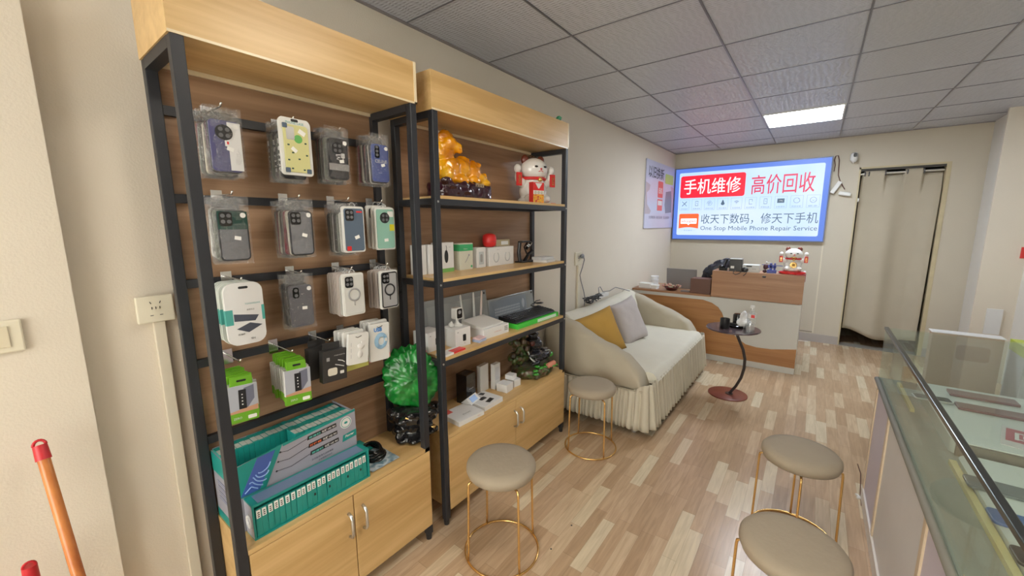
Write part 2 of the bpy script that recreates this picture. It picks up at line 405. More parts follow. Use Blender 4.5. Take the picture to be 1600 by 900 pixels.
text('手机维修', e_wh, sg, (x0+.05, -.0553, z0+hh*.16), SR, SU, width=(x1-x0)-.10, height=hh*.68, bold=.006, name='white_lettering')
xa, _ = S(1174, 290); xb, _ = S(1274, 283)
text('高价回收', e_pink, sg, (xa, Yf, z0+.012), SR, SU, width=xb-xa, height=hh*.80, bold=.006, name='crimson_lettering')
# row of ten service icons
ix0, iz1 = S(1062.5, 313); ix1, iz0 = S(1280, 324)
iw = (ix1-ix0)/10*.80; ist = (ix1-ix0-iw)/9
izt = S(1100, 311)[1]; izb = S(1100, 328)[1]
caps = ['手机维修', '屏幕更换', '系统升级', '进水维修', '无线网络', '电池更换', '屏幕贴膜', '主板维修', '数据恢复', '更多']
for i in range(10):
    cx = ix0+i*ist+iw/2; cz = (izt+izb)/2; hw, hh2 = iw/2, (izt-izb)/2
    b = NB(); t0 = .0022
    for a in ((cx-hw, cx+hw, cz-hh2, cz-hh2+t0), (cx-hw, cx+hw, cz+hh2-t0, cz+hh2), (cx-hw, cx-hw+t0, cz-hh2, cz+hh2), (cx+hw-t0, cx+hw, cz-hh2, cz+hh2)): box(b, a[0], a[1], Yf-.0004, Yf, a[2], a[3])
    obj('icon_frame', b, e_lg, sg)
    b = NB(); r = hh2*.42; zc = cz+hh2*.22
    def bar(p, q, w0=.006):
        tube(b, [(p[0], Yf, p[1]), (q[0], Yf, q[1])], w0/2, 4)
    def arc(r_, a0, a1, w0=.004, c=None):
        c = c or (cx, zc); tube(b, [(c[0]+r_*math.cos(math.radians(a0+(a1-a0)*k/14)), Yf, c[1]+r_*math.sin(math.radians(a0+(a1-a0)*k/14))) for k in range(15)], w0/2, 4)
    if i == 0: bar((cx-r, zc-r), (cx+r, zc+r), .012); bar((cx-r, zc+r), (cx+r, zc-r), .008)
    elif i == 2: arc(r, 40, 200); arc(r, 230, 380); arc(r*.6, 0, 270); arc(r*.25, 0, 360)
    elif i == 3: prism(b, [(cx+r*.75*math.cos(t*PI/8)*(1 if t > 8 or t == 0 or t == 8 else .62 if t != 4 else 0), zc-r*.3+(r*.75*math.sin(t*PI/8) if t > 8 else r*1.5*math.sin(t*PI/8))) for t in range(16)], 'y', Yf-.001, Yf)
    elif i == 4: arc(r*1.1, 40, 140, .006, (cx, zc-r*.5)); arc(r*.75, 40, 140, .006, (cx, zc-r*.5)); arc(r*.35, 40, 140, .006, (cx, zc-r*.5)); box(b, cx-.004, cx+.004, Yf-.001, Yf, zc-r*.6, zc-r*.5)
    elif i == 7: box(b, cx-r*1.2, cx+r*1.2, Yf-.001, Yf, zc-r*.8, zc+r*.9)
    elif i in (8, 9): arc(r, 0, 360); arc(r*.25, 180, 360) if i == 9 else arc(r*.8, 30, 60)
    else:
        for a in ((-.6, -.5, -1, 1), (.5, .6, -1 if i != 5 else .1, 1), (-.6, .6, .9, 1.05), (-.6, .6, -1.05, -.9)): box(b, cx+a[0]*r, cx+a[1]*r, Yf-.001, Yf, zc+a[2]*r, zc+a[3]*r)
        if i != 5: bar((cx-r*.3, zc+r*.3), (cx+r*.3, zc-r*.2), .004)
    obj('icon', b, e_gr, sg)
    if i == 7:
        b = NB(); bar((cx-r*.5, zc), (cx, zc+.006), .004); bar((cx, zc+.006), (cx+r*.6, zc-.004), .005)
        for v in b.verts: v.co.y -= .0012
        obj('icon_highlight', b, e_wh, sg)
    text(caps[i], e_lg, sg, (cx-hw*.75, Yf, cz-hh2*.88), SR, SU, width=iw*.75, height=hh2*.26, name='caption')
# orange logo
lx0, lz1 = S(1061.5, 335); lx1, lz0 = S(1090.5, 358)
lz1 = S(1076, 334)[1]; lz0 = S(1076, 357)[1]; r = .02
pl = [p for p in rrect(lx0, lx1, lz0, lz1, r) if p[1] > lz0+r*1.01]
mid = (lx0+lx1)/2
pl = pl+[(lx0, lz0)]+[(lx0+(lx1-lx0)*k/10, lz0+.018*math.sin(PI*k/10)) for k in range(1, 10)]+[(lx1, lz0)]
b = NB(); prism(b, pl, 'y', -.0552, -.0545); obj('orange_logo', b, e_or, sg)
lh = lz1-lz0
b = NB(); prism(b, rrect(lx0+.024, lx1-.024, lz0+lh*.32, lz0+lh*.68, .008), 'y', -.0556, -.0552); prism(b, [(mid-.02, lz0+lh*.33), (mid+.02, lz0+lh*.33), (mid, lz0+lh*.22)], 'y', -.0556, -.0552); obj('logo_band', b, e_wh, sg)
text('ebygan', emit('sign_peach', (.85, .42, .38), E_), sg, (lx0+.034, -.0557, lz0+lh*.38), SR, SU, width=(lx1-lx0)-.068, height=lh*.22, bold=.02, name='logo_lettering')
text('— 手机维修 —', e_lg, sg, (lx0+.03, Yf, lz0-.035), SR, SU, width=(lx1-lx0)*.75, height=.018, name='logo_caption')
a0, zz0 = S(1095, 350); a1, _ = S(1278, 345); _, zz1 = S(1095, 335)
text('收天下数码，修天下手机', e_gr, sg, (a0, Yf, zz0), SR, SU, width=a1-a0, height=(zz1-zz0)*1.02, name='slogan_lettering')
_, y0_ = S(1095, 361.5); _, y1_ = S(1095, 353)
text('One Stop Mobile Phone Repair Service', e_gr, sg, (a0-.003, Yf, y0_), SR, SU, width=a1-a0+.004, height=y1_-y0_, name='slogan_english')

# poster on the left wall
ps = thing('poster', 'pale lilac trade-in poster on the left wall next to the lightbox sign', 'poster', (.004, 5.58, 1.86))
bx('sheet', mat('lilac_poster', (.56, .58, .74), .35, var=.06, vscale=3), ps, 0, .012, -.60, .60, -.42, .42)
PR, PU = (0, 1, 0), (0, 0, 1)
text('以旧换新', mat('ink_dark', (.05, .05, .08), .6), ps, (.0125, -.52, .21), PR, PU, width=.62, height=.15, bold=.01)
b = NB(); prism(b, rrect(.16, .54, .18, .31, .03), 'x', .012, .0135); obj('green_badge', b, mat('badge_green', (.45, .65, .15), .5), ps)
b = NB(); prism(b, rrect(-.13, .08, -.02, .19, .02), 'x', .012, .0135); prism(b, rrect(-.13, .08, -.19, -.04, .01), 'x', .012, .013); obj('red_logo', b, mat('poster_red', (.75, .13, .12), .5), ps)
text('旧机', M_white, ps, (.0137, -.10, .03), PR, PU, width=.15, height=.08, bold=.02)
bx('logo_band', M_white, ps, .013, .0138, -.11, .06, -.12, -.06)
b = NB()
for p in ([(-.60, .15), (-.44, .12), (-.46, .06), (-.56, .02), (-.53, -.12), (-.38, -.20), (-.42, -.24), (-.60, -.24)],): prism(b, p, 'x', .012, .013)
obj('printed_hand', b, mat('printed_hand_tone', (.48, .42, .47), .5), ps)
b = NB(); prism(b, [(.22, .07), (.5, .10), (.56, -.20), (.24, -.22), (.19, -.1)], 'x', .012, .013); obj('printed_phone', b, mat('printed_grey', (.25, .25, .32), .5), ps)
b = NB(); prism(b, [(.44, .16), (.59, .14), (.59, -.32), (.53, -.25), (.5, 0)], 'x', .0128, .0135); obj('printed_palm', b, mat('printed_pink', (.62, .42, .50), .5), ps)
text('免费检测  高价回收  正品保障', mat('ink_grey', (.25, .26, .36), .6), ps, (.0125, -.45, -.30), PR, PU, width=.86, height=.04)

# camera on the wall above the doorway
p = U(1335, 243, 'y', BY-.04)
sc_ = thing('security_camera', 'small white dome security camera on the back wall beside the sign', 'security camera', (p.x, BY, p.z-.03))
b = NB(); lathe(b, [(.030, 0), (.034, .01), (.036, .04), (.034, .07), (.022, .088), (.004, .094)], 24, (0, -.06, -.03)); obj('body', b, M_whitep, sc_, smooth=40)
b = NB(); cyl(b, (0, -.06, -.045), (0, -.06, -.028), .02, .03); cyl(b, (0, -.06, -.04), (0, 0, -.045), .012); obj('mount', b, M_whitep, sc_)
b = NB(); prism(b, rrect(-.010, .022, .006, .052, .014), 'y', -.1, -.085); obj('lens_window', b, M_blackg, sc_)
# adapters and cable hanging beside the sign
pa = thing('power_adapter', 'long white power adapter hanging right beside the blue edge of the sign', 'power adapter', tuple(U(1306, 293, 'y', BY-.02)))
b = NB(); box(b, -.022, .022, -.03, .018, -.075, .075); obj('body', b, M_whitep, pa, bevel=.006); pa.rotation_euler = (0, math.radians(28), 0)
pb = thing('power_adapter', 'flat white power brick hanging from a brown cord right of the sign', 'power adapter', tuple(U(1320, 303, 'y', BY-.025)))
b = NB(); box(b, -.06, .06, -.024, .02, -.022, .022); obj('body', b, M_whitep, pb, bevel=.012); pb.rotation_euler = (0, math.radians(12), 0)
b = NB(); tube(b, [U(x, y, 'y', BY-.012) for x, y in ((1303, 268), (1305, 258), (1304, 250), (1306, 244), (1310, 243), (1311.5, 250), (1310.5, 262), (1310, 274), (1313, 284), (1320, 296))], .005, 6)
tag(obj('looped_cable', b, mat('brown_cord', (.10, .035, .025), .5)), 'brown looped cord hanging on the back wall from the sign corner', 'cord')

# curtain in the doorway
cu = thing('curtain', 'plain beige curtain hanging in the back doorway from a metal rod', 'curtain', ((DX0+DX1)/2, BY+.06, 0))
b = NB(); nx, nz = 120, 40
hw_ = (DX1-DX0)/2
def fold(u):     # u 0..1 across; depth of the folds
    return .036*math.sin(u*2*PI*1.55+1.1)+.004*math.sin(u*2*PI*4)
grid = []
for j in range(nz+1):
    v = j/nz; row = []
    for i in range(nx+1):
        u = i/nx
        x0_, x1_ = -hw_+.03, hw_-.040-.020*v
        if v < .9: pass
        x = x0_+(x1_-x0_)*u
        zb = .125+.035*math.sin(u*6.5+1.2)+.045*(1-u)
        z = (DZ-.035)*(1-v)+zb*v
        gap = max([0]+[min(1, (x-a_)/.02, (c_-x)/.02) for a_, c_ in ((-.36, -.315), (-.143, .033), (.164, .352)) if a_ < x < c_])
        top = math.exp(-(v/.09)**2)
        row.append(b.verts.new((x, fold(u)*(.55+.45*v)*(1-top)+top*(-.034+.056*gap)+.004*math.sin(v*9+u*4), z-.055*gap*top)))
    grid.append(row)
for j in range(nz):
    for i in range(nx): b.faces.new((grid[j][i], grid[j][i+1], grid[j+1][i+1], grid[j+1][i]))
o = obj('cloth', b, mat('beige_curtain_cloth', (.47, .415, .32), .85, bump=.1, bscale=300, var=.04), cu, smooth=True)
so = o.modifiers.new('solid', 'SOLIDIFY'); so.thickness = .003
b = NB(); cyl(b, (-hw_+.005, -.012, DZ-.075), (hw_-.04, -.012, DZ-.075), .015); obj('rod', b, M_silver, cu, smooth=40)
for k, px in enumerate((1352, 1358, 1384, 1418, 1444, 1483)):
    x = U(px, 266, 'y', BY+.04).x-(DX0+DX1)/2
    b = NB(); tube(b, [(x+.003, -.012+.026*math.cos(a*PI/8), DZ-.075+.026*math.sin(a*PI/8)) for a in range(16)], .007, 6, closed=True); obj('grommet', b, mat('dark_grommet', (.16, .16, .17), .35, .6), cu, smooth=True)
b = NB(); box(b, -hw_+.016, -hw_+.03, -.05, -.02, 1.74, 1.78); obj('latch', b, M_white, cu)

# sockets, switches, ducts on the left wall
def socket(y, z, w_, h_, label, x=0, holes=True, name='wall_socket', cat='socket'):
    t = thing(name, label, cat, (x, y, z)); b = NB(); box(b, 0, .012, -w_/2, w_/2, -h_/2, h_/2)
    obj('plate', b, mat('ivory_plastic', (.74, .69, .55), .35), t, bevel=.004)
    if holes:
        b = NB()
        for yy, zz, a in ((-.012, .022, -25), (.012, .022, 25), (-.010, .004, 0), (0, .004, 0), (.010, .004, 0), (-.012, -.020, 90), (.012, -.020, 90)):
            c, s = math.cos(math.radians(a)), math.sin(math.radians(a))
            tube(b, [(.0125, yy-s*.004, zz-c*.004), (.0125, yy+s*.004, zz+c*.004)], .0013, 4)
        obj('pin_holes', b, M_blackp, t)
    else:
        bx('rocker', mat('ivory_rocker', (.70, .63, .47), .35), t, .012, .016, -w_*.22, w_*.22, -h_*.33, h_*.33, bevel=.002)
    return t
socket(.312, 1.232, .096, .088, 'ivory double wall socket on the left wall at the top of the cable duct', .022)
M_duct = mat('ivory_duct', (.74, .68, .55), .4)
tag(bx('cable_duct', M_duct, None, 0, .02, .303, .334, 0, 1.187, bevel=.002), 'flat ivory cable duct running down the left wall from the socket to the floor', 'cable duct')
tag(bx('mounting_box', M_duct, None, 0, .0215, .27, .354, 1.193, 1.272), 'shallow ivory mounting box behind the socket left of the racks', 'mounting box')
socket(-.01, 1.215, .086, .086, 'ivory light switch at the left edge of the picture on the near column', .055, False, 'light_switch', 'light switch')
socket(3.285, 1.185, .12, .12, 'ivory socket with a grey plug on the wall between rack and sofa', .0, True)
tag(bx('cable_duct', M_duct, None, 0, .018, 3.27, 3.31, .08, 1.125, bevel=.002), 'ivory cable duct running down the wall behind the sofa', 'cable duct')
b = NB(); q = lambda x, y, X=.02: tuple(U(x, y, 'x', X))
P0 = [q(904, 404, .03), q(908, 398, .03), q(912, 399, .02), q(913, 406), q(910, 418), q(906, 430), q(908, 440), q(912, 455), q(914, 466), q(913, 478)]
tube(b, P0, .004, 6); t = obj('charging_cable', b, mat('grey_cord', (.18, .18, .2), .5)); tag(t, 'grey power cord looping down the wall from the plug beside the rack', 'cord')
b = NB(); ell(b, (.028, 3.325, 1.205), (.018, .022, .022)); tag(obj('plug', b, mat('grey_plug', (.28, .30, .34), .4), smooth=True), 'grey plug sitting in the socket beside the second rack', 'plug')

# mop handles against the near column
T0 = U(62, 696, 'x', .12); T1 = U(118, 884, 'x', .26)
dr = (T1-T0).normalized(); T2 = T0+dr*((T0.z)/(-dr.z))
mp_ = thing('mop_handle', 'orange varnished wooden mop handle with a dark red cap leaning at the left', 'mop', tuple(T2))
b = NB(); cyl(b, (0, 0, 0), tuple(T0-T2-(-dr)*.035), .0125); obj('pole', b, wood('orange_varnished_pole', (.46, .13, .03), (.66, .25, .07), 'z', .25), mp_, smooth=40)
up_ = -dr; e0 = T0-T2
b = NB(); cyl(b, tuple(e0-up_*.04), tuple(e0), .0155, .014); obj('cap', b, M_red, mp_, smooth=40)
b = NB(); sd = up_.cross(Vector((1, 0, 0))).normalized()
tube(b, [tuple(e0+up_*(.014*math.sin(a*PI/8))+sd*(.0115*math.cos(a*PI/8))) for a in range(9)], .0035, 6); obj('hanging_loop', b, M_red, mp_, smooth=True)
B0 = U(46, 886, 'x', .14)
m2 = thing('mop_handle', 'second dark red capped handle end at the bottom left corner', 'mop', (B0.x+.03, B0.y-.02, 0))
b = NB(); cyl(b, (0, 0, 0), (-.03, .02, B0.z-.03), .012); obj('pole', b, MC['orange_varnished_pole'], m2, smooth=40)
b = NB(); cyl(b, (-.029, .0195, B0.z-.04), (-.03, .02, B0.z+.004), .0155, .0145); tube(b, [(-.03, .02+.0115*math.cos(a*PI/8), B0.z+.003+.012*math.sin(a*PI/8)) for a in range(9)], .003, 6); obj('cap', b, M_red, m2, smooth=40)

# ------------------------------------------------------------------ the two display racks
RD, RB = .385, .092       # front and back planes
PT = .030                 # post size
def handle(parent, y, z, h=.10):
    b = NB(); tube(b, [(RD+.012, y, z-h/2), (RD+.030, y, z-h/2+.006), (RD+.038, y, z-h/2+.02), (RD+.038, y, z+h/2-.02), (RD+.030, y, z+h/2-.006), (RD+.012, y, z+h/2)], .006, 8)
    return obj('handle', b, M_silver, parent, smooth=True)
def rack(y0, y1, label, bars, shelves, zt=2.143):
    t = thing('display_rack', label, 'display rack', (0, 0, 0))
    zp = 1.984
    for x in (RB, RD-PT):
        for y in (y0, y1-PT):
            b = NB(); box(b, x, x+PT, y, y+PT, .03, zp); o = obj('post', b, M_black, t, bevel=.002)
            b = NB(); cyl(b, (x+PT/2, y+PT/2, 0), (x+PT/2, y+PT/2, .035), .013, .016); obj('foot', b, M_blackp, o, smooth=40)
            b = NB()
            if x == RB and y == y0:
                for z in [.62+k*.137 for k in range(9)]: cyl(b, (x+PT/2, y-.0006, z), (x+PT/2, y, z), .0035, n=8)
                obj('bolt_hole', b, M_blackg, o)
            else: b.free()
    for y in (y0, y1-PT): bx('side_rail', M_black, t, RB+PT, RD-PT, y, y+PT, zp-PT, zp)
    # header: fascia on three sides, bottom board, pale edge banding that also paints the lit bottom lip
    b = NB(); box(b, RD-.018, RD, y0-.004, y1+.004, zp, zt); obj('header_fascia', b, M_oak, t)
    bx('header_side', M_oak, t, RB, RD-.018, y0-.004, y0+.014, zp, zt); bx('header_side', M_oak, t, RB, RD-.018, y1-.014, y1+.004, zp, zt)
    bx('header_bottom', M_oak, t, RB+.02, RD-.018, y0+.014, y1-.014, zp+.001, zp+.016)
    b = NB(); box(b, RD, RD+.002, y0-.004, y1+.004, zp, zp+.007); box(b, RD, RD+.002, y1-.008, y1+.004, zp, zt); box(b, RB+.004, RB+.019, y0+.014, y1-.014, zp-.012, zp+.001)
    plabel(obj('edge_strip', b, M_oak_edge, t), 'pale edge banding with painted lit lip')
    bx('back_panel', M_wal, t, RB, RB+.009, y0+PT, y1-PT, .477, zp-.012)
    if bars:
        for z in bars: bx('crossbar', M_black, t, RB+.009, RB+.028, y0+PT, y1-PT, z-.014, z+.014)
    for z in shelves:
        o = bx('shelf_board', M_oak, t, RB+.012, RD-.001, y0+PT+.001, y1-PT-.001, z-.014, z)
        b = NB(); box(b, RD-.022, RD, y0+PT, y1-PT, z-.042, z-.014); box(b, RB+.009, RB+.03, y0+PT, y1-PT, z-.042, z-.014)
        box(b, RB+PT, RD-PT, y0+.004, y0+PT-.004, z-.040, z-.012); box(b, RB+PT, RD-PT, y1-PT+.004, y1-.004, z-.040, z-.012)
        obj('shelf_rail', b, M_black, o)
        b = NB()
        for y in (y0+PT/2, y1-PT/2): cyl(b, (RD, y, z-.027), (RD+.002, y, z-.027), .005, n=10)
        obj('bolt', b, M_silver, o)
    # cabinet
    cz0, cz1 = .075, .477
    b = NB(); box(b, RB+.004, RD-.018, y0+PT+.002, y0+PT+.018, cz0, cz1-.016); box(b, RB+.004, RD-.018, y1-PT-.002, y1-.004, cz0, cz1-.016)
    box(b, RB+.004, RD-.02, y0+PT+.018, y1-PT-.002, cz0, cz0+.016); box(b, RB+.004, RB+.012, y0+PT+.018, y1-PT-.002, cz0+.016, cz1-.016)
    obj('cabinet_body', b, M_oak, t)
    bx('cabinet_top', M_oak, t, RB+.011, RD-.0, y0+PT+.001, y1-.003, cz1-.016, cz1)
    ym = (y0+y1)/2+.0
    d = bx('door', M_oak, t, RD-.017, RD+.001, y0+PT+.003, ym-.002, cz0, cz1-.019, bevel=.001); handle(d, ym-.030, .355)
    d = bx('door', M_oak, t, RD-.017, RD+.001, ym+.002, y1-.003, cz0, cz1-.019, bevel=.001); handle(d, ym+.030, .355)
    bx('door_gap', mat('dark_gap', (.05, .03, .015), .8), t, RD-.0185, RD-.0172, y0+PT+.018, y1-PT-.002, cz0+.016, cz1-.016)
    return t
R1A, R1B, R2A, R2B = .350, 1.135, 1.222, 2.392
BARS = [1.848, 1.585, 1.312, 1.040, .765]
rack(R1A, R1B, 'near black steel rack with hanging phone cases above a light oak cabinet', BARS, [])
rack(R2A, R2B, 'far black steel rack with three oak shelves of figurines and boxed gadgets', [], [1.628, 1.252, .874])
S1, S2, S3, CT = 1.628, 1.252, .874, .477

# ------------------------------------------------------------------ hanging packs on the near rack
COLY = [.49, .70, .885, 1.065]
def hook(y, z, xf, label):
    t = thing('display_hook', label, 'hook', (RB+.028, y, z), group=None)
    bx('bracket', M_chrome, t, 0, .003, -.016, .016, -.028, .024)
    b = NB(); tube(b, [(.003, 0, .006), (xf-RB-.028-.012, 0, .004), (xf-RB-.028, 0, .014)], .0028, 6); obj('rod', b, M_chrome, t, smooth=True)
M_bag = clear('clear_bag', (.98, .98, .98), .03, .10, bump=1.0, bscale=45, ior=1.42, haze=.03)
M_stick = mat('white_sticker', (.85, .85, .83), .5)
def bag_mesh(w, z0, z1, seed):
    b = NB(); nx, nz = 10, 18; random.seed(seed); S_ = []
    for side, x in ((0, -.007), (1, .007)):
        g = []
        for j in range(nz+1):
            r = []
            for i in range(nx+1):
                u, v = i/nx*2-1, j/nz
                e = max(0, 1-abs(u)**6) * (1-abs(v*2-1)**8)
                n1 = noise.noise(Vector((u*2.2+seed, v*7, side*5)))*.005*(1.6 if v > .78 else .8)
                r.append(b.verts.new((x*e+n1*(1 if v > .03 else 0), u*w/2*(1+.03*noise.noise(Vector((0, v*6+seed, 0)))), z0+(z1-z0)*v+(.004*noise.noise(Vector((u*3, seed, 1))) if j in (0, nz) else 0))))
            g.append(r)
        S_.append(g)
        for j in range(nz):
            for i in range(nx): b.faces.new((g[j][i], g[j][i+1], g[j+1][i+1], g[j+1][i]))
    return b
def case_poly(w, z0, z1, r=.012): return rrect(-w/2, w/2, z0, z1, r)
def lenses(parent, kind, w, z1, x, m=None):
    m = m or M_blackg
    cy, cz = -w/2+.022, z1-.026
    if kind == 'round':
        b = NB(); cyl(b, (x, -.004, z1-.036), (x+.003, -.004, z1-.036), .023, n=28); o = obj('camera_ring', b, M_blackp, parent)
        spots = [(-.013, -.027), (.005, -.027), (-.013, -.045), (.005, -.045)]
    elif kind == 'square4':
        b = NB(); prism(b, rrect(cy-.017, cy+.017, cz-.022, cz+.022, .008), 'x', x, x+.003); o = obj('camera_ring', b, m, parent)
        spots = [(cy-.008, cz+.01-z1), (cy+.008, cz+.01-z1), (cy-.008, cz-.008-z1), (cy+.008, cz-.008-z1)]
    elif kind == 'strip3':
        b = NB(); prism(b, rrect(cy-.009, cy+.012, cz-.030, cz+.02, .007), 'x', x, x+.003); o = obj('camera_ring', b, m, parent)
        spots = [(cy, .013+cz-z1), (cy, -.003+cz-z1), (cy, -.018+cz-z1)]
    else:
        b = NB(); prism(b, rrect(cy-.01, cy+.012, cz-.02, cz+.02, .009), 'x', x, x+.003); o = obj('camera_ring', b, m, parent)
        spots = [(cy+.001, .009+cz-z1), (cy+.001, -.01+cz-z1)]
    b = NB()
    for yy, dz in spots: cyl(b, (x+.003, yy, z1+dz), (x+.0045, yy, z1+dz), .0062, n=14)
    obj('camera_hole', b, mat('lens_grey', (.15, .15, .16), .25), o)
def sticker(parent, y, z, a=20, s=.018):
    b = NB(); box(b, 0, .0008, -s/2, s/2, -s*.32, s*.32); obj('price_sticker', b, M_stick, parent, loc=(.0085, y, z), rot=(math.radians(a), 0, 0))
def bagged(label, loc, w, hc, gap, m_case, lens='square4', second=None, front=False, group=None, seed=1, stick=(.008, -.03)):
    # origin at the hang point (top of the pack); case hangs below
    t = thing('phone_case_pack', label, 'phone case', loc, group=group)
    obj('bag', bag_mesh(w*1.22, -(hc+gap+.012), .004, seed), M_bag, t, smooth=True)
    b = NB(); prism(b, case_poly(w, -(hc+gap), -gap), 'x', -.005, .005); c = obj('case', b, m_case, t, bevel=.002)
    if m_case in (caseM['frost'], caseM.get('slate')):
        b = NB(); tube(b, [(.003, u, v) for u, v in case_poly(w-.003, -(hc+gap)+.0015, -gap-.0015)], .003, 6, closed=True); obj('dark_rim', b, caseM['black'], c, smooth=True)
    if front:
        lenses(c, lens, w, -gap, .005)
        sticker(c, stick[0], -gap-hc*.55, random.uniform(-30, 30)); b = NB(); cyl(b, (.0062, w/2-.012, -gap-.014), (.007, w/2-.012, -gap-.014), .008, n=20); obj('size_sticker', b, M_stick, c)
        b = NB(); prism(b, [(-.006, 0), (.006, 0), (.006, .014), (-.006, .014)], 'x', -.001, .001)
        b.free()
    return t
caseM = {
 'navy': mat('case_purple_navy', (.075, .075, .19), .4), 'green': mat('case_dark_green', (.012, .055, .045), .3), 'frost': mat('case_smoky_grey', (.17, .175, .195), .25, coat=.3),
 'black': mat('case_black', (.02, .02, .024), .4), 'blue': mat('case_denim_blue', (.05, .085, .30), .5), 'mag': mat('case_magenta', (.30, .05, .12), .4),
 'cream': mat('case_cream', (.62, .58, .48), .4), 'olive': mat('case_olive_grey', (.20, .22, .19), .4), 'dark': mat('case_charcoal', (.06, .055, .055), .4),
 'yellow': mat('case_pale_yellow', (.62, .60, .28), .45), 'mint': mat('case_mint', (.28, .52, .43), .4), 'clearish': mat('case_frosted_clear', (.62, .62, .60), .3),
 'sky': mat('case_steel_blue', (.10, .14, .20), .2, coat=.4), 'wine': mat('case_wine', (.22, .04, .06), .4)}
def stack(n, proto_fn, xf, y, z, xb=.15, jit=.006, rear=None):
    """rear: list of (material,...) protos hung behind the front pack"""
    for k in range(n):
        x = xb + (xf-.018-xb)*k/max(1, n-1)
        src = rear[k % len(rear)]
        r = src(k) if callable(src) else src
    return
def behind(protos, n, xf, y, z, label, group, xb=.150, dy=.004, tilt=2.0):
    """n packs hung behind a front pack; each a copy of one of the protos"""
    for k in range(n):
        x = xb+(xf-.020-xb)*k/max(1, n-1)
        p = protos[k % len(protos)]
        loc = (x, y+random.uniform(-dy, dy)-.002*(n-k)*0, z+random.uniform(-.004, .003)); rot = (math.radians(random.uniform(-tilt, tilt)), math.radians(random.uniform(-1, 1)), math.radians(random.uniform(-3, 3)))
        if not p.get('placed'):
            p['placed'] = 1; o = p['o']; o.location = loc; o.rotation_euler = rot
        else: o = dup(p['o'], loc, rot=rot)
        o['label'] = label; o['group'] = group
def P(o): return {'o': o}
def proto_bag(color, seed, hc=.158, w=.078, gap=.032): return P(bagged('x', (0, 0, 0), w, hc, gap, caseM[color], seed=seed))
# protos are placed as real packs, each one at its first use
cols1 = ['mag', 'olive', 'dark', 'cream', 'navy', 'black', 'wine', 'frost']
def protos(names, s0, **k): return [proto_bag(c, s0+i, **k) for i, c in enumerate(names)]

# top row
ZR = [1.855, 1.590, 1.318, 1.048]
y = COLY[0]; z = 1.853
f = bagged('clear bagged phone case, half navy half white, foremost at the top left', (.255, y, z), .082, .152, .036, caseM['navy'], 'round', front=True, seed=3)
b = NB(); box(b, .0052, .0068, .006, .041, -.183, -.04); plabel(obj('white_half', b, M_white, f), 'white right half of the case')
b = NB(); box(b, .0068, .0078, -.004, .010, -.112, -.092); obj('red_mark', b, M_white, f); bx('red_dot', M_redb, f, .0078, .0084, .001, .006, -.106, -.098)
behind(protos(['mag', 'olive', 'dark', 'cream'], 10), 7, .255, y, z, 'bagged phone case hanging behind the navy and white case', 'bagged cases behind the navy and white one')
# yellow case on a white card
def white_card(label, loc, w, h, group=None, front=None, band=None):
    t = thing('phone_case_pack', label, 'phone case', loc, group=group)
    pl = rrect(-w/2, w/2, -h, -.0, .012)
    pl = [(u, v+ (0.0 if v < -.03 else -.016*(abs(u)/(w/2))**2)) for u, v in pl]
    b = NB(); prism(b, pl, 'x', -.0045, .0045); c = obj('card', b, M_whitep, t, bevel=.0015)
    b = NB(); prism(b, rrect(-.012, .012, -.022, -.013, .004), 'x', .0046, .0052); obj('hang_hole', b, M_blackp, c)
    return t, c
t, c = white_card('white card with a pale yellow patterned phone case, second in the top row', (.262, COLY[1]-.002, 1.872), .108, .20)
b = NB(); prism(b, rrect(-.042, .042, -.190, -.032, .012), 'x', .0046, .009); cs = obj('case', b, caseM['yellow'], t, bevel=.002)
b = NB(); prism(b, rrect(-.033, -.006, -.083, -.040, .005), 'x', .009, .0098); obj('camera_window', b, M_silver, cs)
b = NB(); cyl(b, (.009, .006, -.078), (.0096, .006, -.078), .014, n=20); obj('green_dot', b, mat('sticker_green', (.12, .42, .10), .5), cs)
b = NB()
for yy, zz in ((.03, -.09), (-.028, -.1), (.032, -.13), (-.03, -.15), (.005, -.145), (-.02, -.178), (.02, -.18), (-.015, -.125)): box(b, .009, .0095, yy-.0035, yy+.0035, zz-.0025, zz+.0025)
obj('printed_marks', b, caseM['green'], cs)
b = NB()
for yy, zz in ((-.036, -.038), (.036, -.184), (-.036, -.184)): prism(b, rrect(yy-.008, yy+.008, zz-.008, zz+.008, .003), 'x', .0088, .0105)
obj('corner_guards', b, caseM['sky'], cs)
sticker(cs, -.010, -.115, -40, .02); sticker(cs, .02, -.055, -30, .024)
text('PHONE CASE', mat('ink_teal', (.05, .35, .35), .5), t, (.0047, -.03, -.029), (0, 1, 0), (0, 0, 1), width=.06)
pr = protos(['black', 'dark', 'olive', 'frost'], 20)
plt = text('SHARE', M_white, pr[0]['o'], (.0068, -.022, -.17), (0, 0, 1), (0, -1, 0), width=.11, height=.03, bold=.03)
behind(pr, 9, .262, COLY[1]-.004, 1.853, 'bagged phone case hanging behind the yellow case card', 'bagged cases behind the yellow case card')
f = bagged('bagged black phone case with a white graffiti mark and grey band in the top row', (.235, COLY[2]-.018, 1.866), .080, .152, .040, caseM['black'], 'round', front=True, seed=5, stick=(.01, -.02))
bx('grey_band', mat('band_grey', (.28, .27, .27), .5), f, .0052, .0062, -.0402, .0402, -.158, -.133)
text('爆甲', M_white, f, (.0064, -.012, -.118), (0, 1, 0), (0, 0, 1), width=.036, height=.026, bold=.03)
behind(protos(['olive', 'dark', 'wine', 'black'], 30), 9, .235, COLY[2]-.02, 1.862, 'bagged phone case hanging behind the black graffiti case', 'bagged cases behind the black graffiti case')
f = bagged('bagged denim blue phone case with white capital letters, rightmost in the top row', (.235, COLY[3]-.01, 1.872), .080, .152, .040, caseM['blue'], 'strip3', front=True, seed=6)
